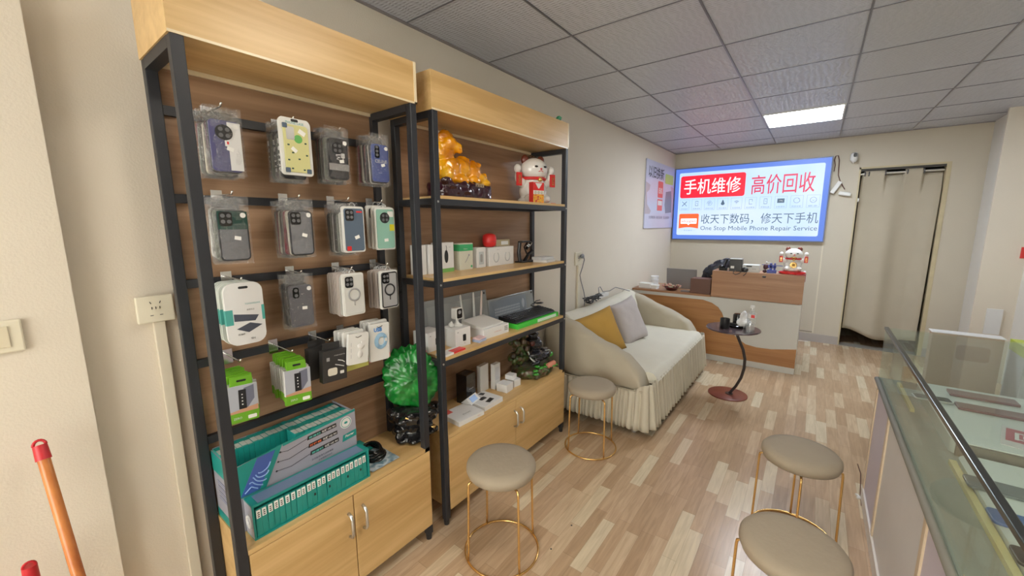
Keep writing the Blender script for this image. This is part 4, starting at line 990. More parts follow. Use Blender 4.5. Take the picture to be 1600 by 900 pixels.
def lucky_cat(label, loc, rz, s=1.0, kind=0):
    t = thing('lucky_cat', label, 'lucky cat', loc, rz)
    M_por = mat('white_porcelain', (.82, .81, .79), .12, coat=.6)
    b = NB()
    for c, sz in (((0, 0, .075), (.075, .085, .075)), ((0, 0, .02), (.080, .095, .03)), ((0, 0, .125), (.06, .07, .045)), ((.01, 0, .195), (.072, .085, .066)), ((.05, .055, .03), (.035, .03, .025)), ((.05, -.055, .03), (.035, .03, .025)),
                  ((.055, 0, .19), (.025, .035, .02)), ((-.06, .05, .05), (.03, .03, .04))): ell(b, (c[0]*s, c[1]*s, c[2]*s), [v*s for v in sz], 3)
    for sgn in (-1, 1):
        ell(b, (.01*s, sgn*.085*s, .12*s), (.022*s, .03*s, .028*s)); ell(b, (.015*s, sgn*.112*s, .15*s), (.02*s, .02*s, .04*s)); ell(b, (.018*s, sgn*.118*s, .195*s), (.022*s, .022*s, .026*s))
    o = obj('body', b, M_por, t); remesh(o, .004, 4)
    for sgn in (-1, 1):
        b = NB(); ell(b, (0, sgn*.055*s, .248*s), (.018*s, .026*s, .03*s)); obj('ear', b, mat('ear_brown_red', (.20, .045, .03), .25, coat=.4), t, smooth=True)
        b = NB(); box(b, .028*s, .040*s, sgn*.118*s-.017*s, sgn*.118*s+.017*s, .10*s, .172*s); bn = obj('red_banner', b, M_redb, t, bevel=.002)
        text('招财' if sgn < 0 else '进宝', M_gold, bn, (.0405*s, sgn*.118*s-.008*s, .11*s), (0, 1, 0), (0, 0, 1), width=.016*s, height=.05*s, bold=.02)
        b = NB(); ell(b, (.078*s, sgn*.03*s, .205*s), (.004*s, .012*s, .006*s)); obj('eye', b, M_blackg, t, smooth=True)
    b = NB(); ell(b, (.083*s, 0, .192*s), (.004*s, .007*s, .005*s)); tube(b, [(.080*s, .016*s, .178*s), (.083*s, 0, .183*s), (.080*s, -.016*s, .178*s)], .0018*s, 5); obj('muzzle', b, M_redb, t, smooth=True)
    b = NB(); tube(b, [(.0+.062*s*math.cos(a*PI/12), .074*s*math.sin(a*PI/12), .143*s) for a in range(24)], .009*s, 8, closed=True); obj('collar', b, M_redb, t, smooth=True)
    b = NB(); ell(b, (.07*s, 0, .135*s), (.014*s, .014*s, .014*s)); 
    if kind: cyl(b, (.075*s, .0, .075*s), (.084*s, 0, .075*s), .034*s, n=28); tube(b, [(.084*s, .030*s*math.cos(a*PI/10), .075*s+.030*s*math.sin(a*PI/10)) for a in range(20)], .004*s, 6, closed=True); ell(b, (.05*s, 0, .16*s), (.03*s, .035*s, .016*s))
    g = obj('gold_coin_and_bell' if kind else 'gold_bell', b, M_gold, t, smooth=40)
    if kind: text('福', mat('deep_gold', (.35, .18, .03), .4, .5), g, (.0848*s, -.016*s, .06*s), (0, 1, 0), (0, 0, 1), width=.032*s, bold=.04)
    return t
c1 = lucky_cat('large white porcelain lucky cat with red banners on the top rack shelf', (.225, 2.215, S1), -.35, 1.12)
b = NB()
for a in range(7): ell(b, (-.01+.01*math.sin(a), -.06+.02*a, .288+.012*math.sin(a*PI/6)), (.014, .014, .012), 1)
obj('ornament_beads', b, mat('bead_brown', (.07, .03, .012), .15, coat=.5), c1, smooth=True)
t = thing('gift_box', 'red and white printed gift box standing in front of the lucky cat', 'box', (.335, 2.095, S1), -.25)
b = NB(); box(b, -.02, .02, -.043, .043, 0, .125); obj('carton', b, mat('gift_white', (.75, .72, .70), .3), t, bevel=.001)
bx('red_band', M_redb, t, .02, .0206, -.043, .043, .075, .122); bx('orange_print', patt('gift_print', [(.75, .05, .03), (.85, .25, .03), (.80, .55, .05), (.6, .03, .05)], 60, .4, 'v', bump=0), t, .02, .0207, -.043, .043, .002, .052)
b = NB(); prism(b, [(-.028, .118), (.028, .118), (.004, .086), (-.004, .086)], 'x', .0206, .021); obj('white_chevron', b, M_white, t)
bx('red_side', mat('gift_red', (.60, .03, .03), .4), t, -.0195, .0195, -.0436, -.043, 0, .125)
b = NB()
for k in range(3): cyl(b, (.0207, -.026+.026*k, .063), (.0214, -.026+.026*k, .063), .010, n=18)
obj('printed_faces', b, mat('print_beige', (.55, .52, .42), .4), t)
t = thing('leaflet', 'small red and white folded leaflet lying beside the lucky cat', 'leaflet', (.345, 2.235, S1)); 
b = NB(); box(b, -.02, .02, -.07, .07, 0, .004); obj('sheet', b, M_white, t); bx('red_print', M_redb, t, -.02, .0205, -.02, .04, .0008, .0046)
# on top of the far rack's header
p = U(876, 181, 'x', .30)
t = thing('green_plastic_leaf', 'green folded plastic strip sticking up above the far rack header', 'plastic strip', (.26, 2.33, 2.10))
b = NB(); prism(b, [(.05, .0), (.085, .0), (.155, .115), (.125, .12), (.10, .095)], 'x', 0, .02); obj('strip', b, mat('leaf_green', (.02, .30, .12), .3), t, smooth=False)
b = NB(); box(b, .01, .03, -.02, .07, .06, .062); obj('paper_slip', b, M_white, t)

# ------------------------------------------------------------------ middle shelf of the far rack
def carton(label, x, y, z, dx, dy, h, rz=0, m=None, name='gadget_box', cat='box', group=None):
    t = thing(name, label, cat, (x, y, z), rz, group); b = NB(); box(b, -dx/2, dx/2, -dy/2, dy/2, 0, h); obj('carton', b, m or M_white, t, bevel=.0012); return t
carton('plain white box at the left end of the middle shelf, behind the steel post', .160, 1.300, S2, .06, .050, .148, .1)
carton('plain white box second from the left on the middle shelf', .165, 1.358, S2, .06, .042, .148, .04)
t = carton('white box with a printed black mouse on the middle shelf', .168, 1.456, S2, .055, .110, .155, .02)
b = NB(); prism(b, [(.014*math.cos(a*PI/10), .082+.034*math.sin(a*PI/10)*(1.0)) for a in range(20)], 'x', .0275, .0282); tube(b, [(.0282, 0, .114), (.0282, .003, .128), (.0282, -.001, .14)], .0012, 5); obj('printed_mouse', b, M_blackp, t)
bx('green_strip', mat('strip_green', (.20, .45, .12), .4), t, .0275, .0282, -.055, .055, .0, .020); text('G21', M_ringg, t, (.0283, .018, .128), (0, 1, 0), (0, 0, 1), width=.014)
t = carton('cream box with a green lid band and printed earphone on the middle shelf', .165, 1.603, S2, .07, .105, .146, .0, mat('cream_card', (.66, .66, .56), .4))
bx('green_band', mat('band_green', (.05, .42, .16), .4), t, -.02, .0358, -.0530, .0530, .104, .140); text('Usams', M_white, t, (.0360, -.022, .112), (0, 1, 0), (0, 0, 1), width=.03)
b = NB(); tube(b, [(.0358, -.012, .04), (.0358, .002, .055), (.0358, .018, .078)], .002, 6); ell(b, (.0355, .020, .080), (.001, .006, .006)); obj('printed_earphone', b, M_ringg, t); b = NB(); cyl(b, (.035, .040, .016), (.0358, .040, .016), .007); obj('green_dot', b, MC['band_green'], t)
t = carton('slim grey-white box with a printed camera on the middle shelf', .170, 1.730, S2, .055, .078, .116, 0)
b = NB(); prism(b, rrect(-.021, .021, .018, .092, .003), 'x', .0275, .0280); obj('window_print', b, mat('print_palegrey', (.50, .54, .56), .4), t); b = NB(); prism(b, rrect(-.010, .010, .032, .078, .009), 'x', .0281, .029); obj('printed_camera', b, M_ringg, t)
def wide_box(label, y, z, rz=0):
    t = carton(label, .162, y, z, .075, .240, .112, rz)
    for yy in (-.055, .055):
        b = NB(); tube(b, [(.0380, yy+.024*math.sin(a*PI/10), .052-.030*math.cos(a*PI/10)) for a in range(-8, 9)], .0030, 6); obj('printed_neckband', b, mat('print_silver', (.45, .46, .48), .4), t)
    text('HEADSET', M_ringg, t, (.0378, -.05, .094), (0, 1, 0), (0, 0, 1), width=.03)
    return t
wide_box('wide white box with two printed neckband earphones on the middle shelf', 1.918, S2)
t = carton('small tan carton lying on top of the wide neckband box', .150, 1.975, S2+.113, .03, .135, .040, 0, mat('tan_card', (.50, .42, .26), .5)); bx('white_label', M_stick, t, .015, .0156, -.02, .05, .008, .03)
t = thing('bluetooth_speaker', 'round red speaker sitting on the wide white box', 'speaker', (.160, 1.848, S2+.1132))
t.scale = (1.1, 1.1, 1.1)
b = NB(); lathe(b, [(.022, 0), (.034, .006), (.038, .02), (.0385, .045), (.034, .064), (.02, .072), (.004, .074)], 32); obj('body', b, M_redb, t, smooth=50)
b = NB(); tube(b, [(.0385*math.cos(a*PI/16), .0385*math.sin(a*PI/16), .030) for a in range(32)], .0016, 5, closed=True); obj('band', b, M_red, t, smooth=True)
t = thing('wireless_charger', 'folding black wireless charging stand on the middle shelf', 'charger', (.205, 2.125, S2))
t.scale = (1.1, 1.15, 1.1)
b = NB(); box(b, -.03, .03, -.035, .02, 0, .008); tube(b, [(0, -.022, .005), (-.005, -.026, .06), (0, -.022, .125)], .011, 8); box(b, -.006, .03, -.034, .035, .118, .128); obj('frame', b, M_blackp, t, bevel=.002)
b = NB(); tube(b, [(0, .02, .006), (0, .06, .045), (.002, .10, .062)], .010, 8); tube(b, [(0, .05, .04), (0, .02, .09), (0, .05, .115)], .005, 8); cyl(b, (.0, .055, .10), (.010, .060, .092), .028, n=28); obj('arm', b, M_blackg, t, smooth=40)
b = NB(); box(b, -.045, .04, .02, .115, .0, .010); obj('base', b, M_blackp, t, bevel=.003)
t = carton('flat pile of white boxed accessories at the right end of the middle shelf', .300, 2.245, S2, .10, .13, .016, .1)
t = carton('thin silver-grey box on the white pile at the right end of the middle shelf', .295, 2.235, S2+.0165, .085, .13, .018, -.1, mat('silver_card', (.55, .56, .58), .3))
carton('small white box at the very right end of the middle shelf', .29, 2.338, S2, .06, .03, .014, .1)

# ------------------------------------------------------------------ lower shelf of the far rack
def cam_box(label, x, y, rz):
    t = carton(label, x, y, S3, .105, .105, .098, rz)
    b = NB(); prism(b, rrect(-.002, .020, .028, .064, .005), 'x', .0525, .0532); obj('printed_camera', b, M_blackp, t); text('C6', M_ringg, t, (.0533, .004, .014), (0, 1, 0), (0, 0, 1), width=.010)
    b = NB(); box(b, .0525, .0528, -.04, -.03, .078, .082); obj('tiny_mark', b, M_ringg, t)
    return t
cam_box('white cube box with a printed camera behind the left steel post, lower shelf', .205, 1.305, .05)
cam_box('white cube box with a printed camera under the small dome camera, lower shelf', .270, 1.440, -.05)
t = thing('security_camera', 'small white indoor camera with black face standing on a white cube box', 'security camera', (.262, 1.455, S3+.0988))
b = NB(); lathe(b, [(.030, 0), (.031, .004), (.018, .010), (.010, .018), (.008, .040)], 24); obj('stand', b, M_whitep, t, smooth=50)
b = NB(); prism(b, rrect(-.024, .024, .036, .098, .010), 'x', -.018, .020); obj('head', b, M_whitep, t, bevel=.003); b = NB(); prism(b, rrect(-.019, .019, .042, .093, .008), 'x', .020, .0215); o = obj('black_face', b, M_blackg, t)
b = NB(); cyl(b, (.0215, 0, .074), (.0225, 0, .074), .010); obj('lens', b, M_ringg, o)
t = thing('plug_adapter', 'small white bracket beside the camera on the cube box', 'bracket', (.262, 1.412, S3+.0988)); b = NB(); ell(b, (0, 0, .012), (.018, .012, .013)); ell(b, (0, .004, .022), (.006, .006, .010)); o = obj('body', b, M_whitep, t); remesh(o, .003, 2)
t = carton('open white router box, long, on the lower shelf', .255, 1.695, S3, .165, .215, .055, -.03)
text('ROUTER AX3000', mat('ink_redsmall', (.6, .15, .1), .5), t, (.0832, -.02, .024), (0, 1, 0), (0, 0, 1), width=.06)
b = NB()
for k in range(3): box(b, .0826, .0830, .068, .098, .018+k*.010, .024+k*.010)
obj('printed_text', b, M_ringg, t)
t = thing('router', 'white wifi router with upright antennas lying on its box, lower shelf', 'router', (.25, 1.665, S3+.0555))
b = NB(); prism(b, [(-.080, 0), (.075, 0), (.078, .012), (-.080, .034)], 'y', -.085, .105); obj('body', b, M_whitep, t, bevel=.002)
for yy, ln, tl in ((-.055, .165, -.022), (.030, .165, .0), (.085, .165, .018)):
    b = NB(); tube(b, [(-.085, yy, .0), (-.087, yy+tl*.5, ln*.5), (-.09, yy+tl, ln), (-.09, yy+tl, ln+.012)], .007, 8, rs=[.008, .007, .0055, .003]); plabel(obj('antenna', b, mat('antenna_pink', (.72, .60, .56), .4) if yy > .05 else M_whitep, t, smooth=True), 'pinkish antenna' if yy > .05 else 'white antenna')
t = carton('stack of small pastel packs on the lower shelf beside the router box', .325, 1.558, S3, .05, .065, .014, .1, mat('pastel_blue', (.38, .46, .66), .4)); 
t = carton('pink topped small pack lying on the pastel blue pack', .325, 1.556, S3+.0145, .045, .06, .010, .15, mat('pastel_pink', (.70, .50, .52), .4))
t = carton('flat white and red cable pack at the left front of the lower shelf', .345, 1.325, S3, .06, .15, .010, .05); bx('red_patch', M_redb, t, -.01, .0306, -.01, .0755, .002, .0106)
t = carton('thin white and red pack lying under the left steel post, lower shelf', .22, 1.272, S3, .06, .04, .012, -.2, mat('pack_pink', (.68, .25, .25), .4))
# flat keyboard boxes leaning on the back panel
def leaning(label, y0, y1, h, m):
    t = thing('keyboard_box', label, 'box', (RB+.045, (y0+y1)/2, S3)); t.rotation_euler = (0, math.radians(-8), 0)
    b = NB(); box(b, -.006, .006, -(y1-y0)/2, (y1-y0)/2, 0, h); obj('carton', b, m, t, bevel=.001); return t
gz = mat('zip_grey', (.33, .35, .36), .25, coat=.4)
t = leaning('grey glossy flat box leaning at the back behind the router', 1.35, 1.86, .225, gz); b = NB(); cyl(b, (.006, .235, .205), (.0075, .235, .205), .007); obj('snap', b, M_blackp, t)
b = NB(); box(b, .006, .0065, -.23, .22, .02, .19); obj('inner_panel', b, mat('zip_grey2', (.38, .40, .41), .3), t)
t = leaning('grey flat box printed with a white keyboard and mouse outline', 1.865, 2.365, .155, gz); b = NB(); prism(b, rrect(-.24, .16, .012, .14, .004), 'x', .006, .0065); obj('printed_panel', b, mat('print_bluegrey', (.26, .30, .36), .3), t)
b = NB()
for r_ in range(3):
    for k in range(16): box(b, .0066, .0070, -.19+k*.017, -.178+k*.017, .04+r_*.018, .052+r_*.018)
obj('printed_keys', b, mat('print_palekeys', (.48, .52, .58), .4), t)
b = NB(); ell(b, (.0065, .12, .08), (.001, .018, .034)); obj('printed_mouse', b, MC['print_palekeys'], t, smooth=True); b = NB(); cyl(b, (.006, .232, .14), (.0075, .232, .14), .007); obj('snap', b, M_blackp, t)
# black keyboard on a green box
t = carton('bright green keyboard box lying at the right of the lower shelf', .285, 2.100, S3, .15, .46, .030, -.02, mat('vivid_green', (.06, .58, .06), .25))
bx('glossy_strip', mat('strip_white', (.65, .85, .68), .15), t, .075, .0757, -.02, .20, .004, .024)
kb = thing('keyboard', 'black keyboard wrapped in plastic lying on the green box', 'keyboard', (.275, 2.10, S3+.0308), -.02)
b = NB(); prism(b, [(-.070, 0), (.070, 0), (.073, .006), (.06, .016), (-.070, .030)], 'y', -.225, .205); obj('body', b, M_blackp, kb, bevel=.002)
b = NB()
for r_ in range(5):
    for k in range(20):
        x = .048-.022*r_; y = -.21+.0202*k; z = .016+(.06-x)*.107
        box(b, x-.008, x+.008, y, y+.016, z, z+.006)
obj('keys', b, mat('key_black', (.03, .03, .034), .4), kb)
b = NB(); tube(b, [(-.05+.03*math.sin(a*.9), .13+.045*math.cos(a*.9)+.006*a, .036+.002*a) for a in range(14)], .004, 6); obj('cable', b, M_blackp, kb, smooth=True)

# ------------------------------------------------------------------ on the far cabinet
t = carton('tall black boxed speaker at the back of the far cabinet', .185, 1.590, CT, .075, .085, .175, .1, M_blackg, 'speaker_box')
b = NB(); box(b, .0376, .038, -.02, .022, .085, .089); obj('printed_line', b, M_ringg, t)
b = NB(); prism(b, rrect(-.022, .026, -.03, .026, .008), 'z', .175, .1758); obj('top_ring', b, M_blackp, t)
carton('tall thin white phone box standing at the back of the far cabinet', .165, 1.760, CT, .028, .085, .170, .1)
t = carton('slim white box standing in front of the tall thin one on the far cabinet', .200, 1.842, CT, .030, .060, .162, .05)
b = NB(); box(b, .015, .0156, -.02, .02, .06, .14); obj('faint_print', b, mat('faint_grey', (.60, .60, .63), .4), t)
carton('small white cube box, front left of the pair on the far cabinet', .270, 1.848, CT, .075, .075, .050, .1)
carton('small white cube box, front right of the pair on the far cabinet', .268, 1.945, CT, .060, .060, .046, -.1)
carton('tiny white box on the right small cube box, far cabinet', .255, 1.930, CT+.0465, .055, .055, .030, .15)
t = carton('flat white laptop-style box with red corner at the front left of the far cabinet', .300, 1.440, CT, .150, .180, .026, -.06)
bx('red_corner', mat('corner_red', (.65, .12, .10), .4), t, -.075, -.035, -.0904, -.035, .022, .0266); text('Bluetooth', M_ringg, t, (.03, -.02, .0262), (0, 1, 0), (-1, 0, 0), width=.055, bold=.02); text('POWER', mat('ink_redsmall', (.6, .15, .1), .5), t, (.0752, .04, .010), (0, 1, 0), (0, 0, 1), width=.02)
t = carton('flat white box with printed black watch, front middle of the far cabinet', .285, 1.632, CT, .150, .165, .028, .02)
b = NB(); prism(b, [(.035, -.03), (.06, -.02), (.05, .035), (.02, .03)], 'z', .028, .0284); prism(b, rrect(-.02, .01, -.03, .02, .008), 'z', .028, .0284); prism(b, [(-.06, .02), (-.03, .03), (-.04, .06), (-.065, .05)], 'z', .028, .0284); obj('printed_watch', b, M_blackp, t)
t = thing('folded_leaflet', 'white folded leaflet standing on the flat watch box', 'leaflet', (.245, 1.565, CT+.0286), .2)
b = NB(); prism(b, [(-.035, 0), (.035, 0), (.033, .002), (.0, .030), (-.033, .002)], 'y', -.05, .05); obj('card', b, M_white, t); b = NB(); prism(b, [(.030, .0055), (.006, .027), (.007, .028), (.031, .0065)], 'y', -.03, .03); obj('blue_print', b, mat('print_skyblue', (.30, .48, .85), .3), t)
# rockery fountain ornament
rk = thing('rockery_fountain', 'green and brown rockery fountain ornament at the right end of the far cabinet', 'ornament', (.235, 2.200, CT))
rk.scale = (1.0, 1.15, 1.0)
random.seed(12)
M_rock = patt('mossy_rock', [(.02, .014, .008), (.08, .045, .025), (.035, .10, .018), (.11, .06, .035), (.02, .06, .014)], 14, .35, bump=.5, coat=.3)
b = NB(); lathe(b, [(.105, 0), (.125, .01), (.130, .04), (.120, .06), (.09, .062)], 30, sy=1.1)
for k in range(46):
    a = random.uniform(0, 2*PI); ell(b, (.115*math.cos(a), .128*math.sin(a), random.uniform(.01, .065)), (.022, .024, random.uniform(.014, .026)), 1)
for k in range(30):
    y = random.uniform(-.14, -.03); ell(b, (random.uniform(-.09, .0), y, random.uniform(.06, .30+.3*(y+.03))), (.024, .022, random.uniform(.02, .04)), 1)
o = obj('rock_basin', b, M_rock, rk); remesh(o, .006, 2, .010, .02)
b = NB()
for c, s in (((.0, .01, .24), (.05, .055, .018)), ((.0, .01, .27), (.035, .04, .02)), ((.0, .012, .30), (.018, .02, .02)), ((.02, .02, .20), (.04, .05, .04)), ((.05, .05, .115), (.035, .085, .03)), ((.03, .0, .14), (.045, .06, .022)), ((.02, .10, .14), (.03, .04, .016)), ((.055, -.03, .09), (.025, .04, .016))): ell(b, c, s)
o = obj('pavilion_and_boat', b, mat('dark_glaze', (.014, .014, .02), .15, coat=.5), rk); remesh(o, .005, 1, .012, .025)
b = NB(); ell(b, (.01, .03, .205), (.035, .035, .03)); ell(b, (.02, -.02, .22), (.02, .02, .025)); o = obj('red_house', b, mat('dark_red_glaze', (.09, .02, .015), .3), rk); remesh(o, .005, 1, .006, .02)
b = NB()
for k in range(6): ell(b, (.120, .045+.013*k-.03, .068), (.018, .008, .020))
obj('pink_lotus', b, mat('lotus_pink', (.62, .24, .16), .3), rk, smooth=True)
b = NB()
for k in range(14): ell(b, (random.uniform(.06, .13), random.uniform(-.12, .14), random.uniform(.045, .075)), (.022, .02, .007), 1)
ell(b, (.05, .135, .10), (.02, .03, .02)); obj('green_leaves', b, mat('leaf_glaze', (.05, .30, .03), .25, coat=.4), rk, smooth=True)
b = NB(); tube(b, [(-.01, -.03, .19), (.0, -.045, .17), (.03, -.05, .12), (.06, -.045, .10)], .006, 6); tube(b, [(.05, .08, .145), (.06, .115, .14), (.055, .13, .12)], .003, 6); obj('pale_stream', b, mat('pale_glaze', (.42, .45, .42), .2), rk, smooth=True)

# ------------------------------------------------------------------ sofa with a stretch cover and pleated skirt
M_cover = mat('beige_stretch_cover', (.45, .40, .31), .85, bump=.25, bscale=9, var=.04, vscale=5)
M_seatc = mat('pale_seat_cover', (.68, .65, .555), .85, bump=.35, bscale=10, var=.05, vscale=6)
M_skirtc = mat('pleated_skirt_cloth', (.56, .515, .415), .9, var=.06, vscale=9)
SY0, SY1 = 2.62, 4.36; SXB, SXF = .06, .875
sofa = thing('sofa', 'two-seat sofa under a beige fitted cover with pleated skirt along the left wall', 'sofa', (0, 0, 0))
def loft(b, secs, cap=True):
    rows = [[b.verts.new(p) for p in s] for s in secs]; n = len(rows[0])
    for A, B in zip(rows, rows[1:]):
        for i in range(n): b.faces.new((A[i], A[(i+1) % n], B[(i+1) % n], B[i]))
    if cap: b.faces.new(rows[0][::-1]); b.faces.new(rows[-1])
ARM = [(.07, .765), (.17, .77), (.28, .735), (.40, .685), (.52, .630), (.62, .595), (.71, .560), (.78, .505), (.83, .44), (.865, .36)]
def arm_top(x):
    for (a, h), (c, k) in zip(ARM, ARM[1:]):
        if x <= c: t_ = (x-a)/(c-a); return h+(k-h)*t_
    return ARM[-1][1]
def arm(name, yc, sgn, seed):
    b = NB(); secs = []
    for i in range(41):
        x = .07+(.865-.07)*(1-(1-i/40)**1.4); h = arm_top(x)
        wdt = .100*(1-.15*(x-.07)) ; pts = []
        for k in range(28):
            a = 2*PI*k/28
            c, s = math.cos(a), math.sin(a)
            ex = .62
            u = (abs(c)**ex)*(1 if c > 0 else -1)*wdt; 
            zc = (h+.30)/2; v = (abs(s)**.75)*(1 if s > 0 else -1)*(h-.30)/2
            fo = .006*math.sin(55*(zc+v)-32*x+seed)*math.exp(-((x-.45)/.22)**2)*(1 if abs(c) > .3 else .4)+.004*math.sin(30*x+18*(zc+v))
            wr = .010*noise.noise(Vector((x*3+k*.02, (zc+v)*6-x*9, seed)))*(1 if k != 0 else 1)
            flare = -sgn*.0
            pts.append((x, yc+u*(1-.12*(v > 0)*(v/(h-.3)))+(wr*2.0+fo*(1 if c > 0 else -1))+flare, zc+v+wr))
        secs.append(pts)
    loft(b, secs); return obj(name, b, M_cover, sofa, smooth=True)
arm('armrest', SY0+.11, -1, 1.3); arm('armrest', SY1-.11, 1, 7.7)
# backrest
b = NB(); secs = []
for i in range(49):
    y = SY0+.14+(SY1-SY0-.28)*i/48; pts = []
    top = .785-.03*math.sin(PI*i/48)**.5
    for k in range(24):
        a = 2*PI*k/24; c, s = math.cos(a), math.sin(a)
        u = (abs(c)**.6)*(1 if c > 0 else -1)*.095; v = (abs(s)**.6)*(1 if s > 0 else -1)*(top-.32)/2
        zc = (top+.32)/2
        wr = .008*noise.noise(Vector((y*6, v*5, u*5)))
        pts.append((.19-.10*(v/(top-.3))+u+wr, y, zc+v+wr))
    secs.append(pts)
loft(b, secs); obj('backrest', b, M_seatc, sofa, smooth=True)
# seat: gently domed, creased cover
b = NB(); nx, ny = 40, 60; g = []
for i in range(nx+1):
    row = []
    for j in range(ny+1):
        u, v = i/nx, j/ny
        x = .20+(SXF+.050-.20)*u; y = SY0+.17+(SY1-SY0-.34)*v
        z = .435+.012*math.sin(PI*u)*math.sin(PI*v)+.006*noise.noise(Vector((x*5, y*9, 0)))
        z += -.010*math.exp(-((v-.10)/.08)**2)*math.sin(u*25+v*12)*.6 + .003*math.sin(v*30+u*8)*noise.noise(Vector((x*4, y*3, 3)))
        if u > .93: z -= .055*((u-.93)/.07)**2
        row.append(b.verts.new((x, y, z)))
    g.append(row)
for i in range(nx):
    for j in range(ny): b.faces.new((g[i][j], g[i+1][j], g[i+1][j+1], g[i][j+1]))
# close the seat block below
lo = [b.verts.new((x, y, .355)) for x, y in ((.20, SY0+.17), (SXF+.022, SY0+.17), (SXF+.022, SY1-.17), (.20, SY1-.17))]
b.faces.new([g[i][0] for i in range(nx+1)]+[lo[1], lo[0]]); b.faces.new([g[i][ny] for i in range(nx, -1, -1)]+[lo[3], lo[2]])
b.faces.new([g[nx][j] for j in range(ny+1)]+[lo[2], lo[1]]); b.faces.new([g[0][j] for j in range(ny, -1, -1)]+[lo[0], lo[3]]); b.faces.new(lo)
obj('seat', b, M_seatc, sofa, smooth=50)
# frame hidden under the skirt, and feet
bx('frame', mat('sofa_base', (.10, .085, .07), .8), sofa, .10, SXF-.04, SY0+.05, SY1-.05, .10, .31)
for x, y in ((.80, SY0+.07), (.80, SY1-.07), (.14, SY0+.07), (.14, SY1-.07)):
    b = NB(); cyl(b, (x, y, 0), (x, y, .105), .017, .022); obj('foot', b, M_silver, sofa, smooth=40)
# pleated skirt path
def skirt():
    r = .06; path = []
    def seg(p, q, n):
        for k in range(n): path.append((p[0]+(q[0]-p[0])*k/n, p[1]+(q[1]-p[1])*k/n))
    x0, x1, y0, y1 = .09, SXF+.042, SY0+.008, SY1-.008
    seg((x0, y0), (x1-r, y0), 260)
    for k in range(30): a = -PI/2+PI/2*k/30; path.append((x1-r+r*math.cos(a), y0+r+r*math.sin(a)))
    seg((x1, y0+r), (x1, y1-r), 520)
    for k in range(30): a = PI/2*k/30; path.append((x1-r+r*math.cos(a), y1-r+r*math.sin(a)))
    seg((x1-r, y1), (x0, y1), 200)
    path.append((x0, y1))
    b = NB(); rows = []; nz = 9; s = 0; prev = path[0]
    ph = 0
    for i, p in enumerate(path):
        q = path[min(i+1, len(path)-1)]; o_ = path[max(i-1, 0)]
        t_ = Vector((q[0]-o_[0], q[1]-o_[1])).normalized(); nn = Vector((t_.y, -t_.x)); s += (Vector(p)-Vector(prev)).length; prev = p
        fr = max(0, min(1, (p[0]-.86)/.05)); ds = (Vector(p)-Vector(o_)).length if i else 0; ph += 2*PI*ds/(.036+.030*fr)*(1+.35*math.sin(s*23)+.2*math.sin(s*61))
        row = []
        for j in range(nz+1):
            v = j/nz; amp = (.004+.012*v**.7)*(1+.45*fr)
            d = amp*(math.sin(ph)+.25*math.sin(2*ph+1))+.028*v
            z = .335-(.335-.062)*v + .006*v*math.sin(ph+.8) + .004*noise.noise(Vector((s*6, 0, 0)))
            zt = .338 + .055*max(0, min(1, (p[0]-.80)/.08)); z = zt-(zt-.062)*v + .006*v*math.sin(ph+.8) + .003*noise.noise(Vector((s*6, 0, 0)))*v
            row.append(b.verts.new((p[0]+nn.x*d, p[1]+nn.y*d, z)))
        rows.append(row)
    for A, B in zip(rows, rows[1:]):
        for j in range(nz): b.faces.new((A[j], A[j+1], B[j+1], B[j]))
    o = obj('pleated_skirt', b, M_skirtc, sofa, smooth=True); so = o.modifiers.new('solid', 'SOLIDIFY'); so.thickness = .003
skirt()
b = NB(); tube(b, [(x, SY0+.006, .338) for x in [.10+.05*k for k in range(15)]]+[(SXF-.005, SY0+.01, .345), (SXF+.012, SY0+.03, .355)], .005, 6); obj('seam_piping', b, M_cover, sofa, smooth=True)
def cushion(label, m, c, w_, h_, th, rot):
    t = thing('cushion', label, 'cushion', c, rot=rot); b = NB(); n = 22; S_ = []
    for sd in (1, -1):
        g = []
        for i in range(n+1):
            row = []
            for j in range(n+1):
                u, v = i/n*2-1, j/n*2-1
                e = max(0, (1-abs(u)**5)*(1-abs(v)**5))**.5
                px = w_/2*u*(1-.06*(1-v*v)*abs(u)); pz = h_/2*v*(1-.06*(1-u*u)*abs(v))
                row.append(b.verts.new((sd*th/2*e+sd*.004*noise.noise(Vector((u*3, v*3, sd)))*e, px, pz)))
            g.append(row)
        for i in range(n):
            for j in range(n): b.faces.new((g[i][j], g[i+1][j], g[i+1][j+1], g[i][j+1]))
    bmesh.ops.remove_doubles(b, verts=b.verts, dist=.0005)
    obj('pillow', b, m, t, smooth=True)
R_ = math.radians
cushion('mustard yellow velvet cushion leaning at the near end of the sofa', mat('mustard_velvet', (.46, .27, .055), .8, bump=.15, bscale=20, var=.08), (.385, 2.955, .600), .40, .38, .11, (R_(15), R_(-20), R_(-34)))
cushion('light grey lilac cushion leaning on the middle of the sofa backrest', mat('lilac_grey_linen', (.50, .46, .46), .85, bump=.15, bscale=30), (.43, 3.48, .615), .33, .41, .12, (R_(13), R_(-20), R_(-22)))
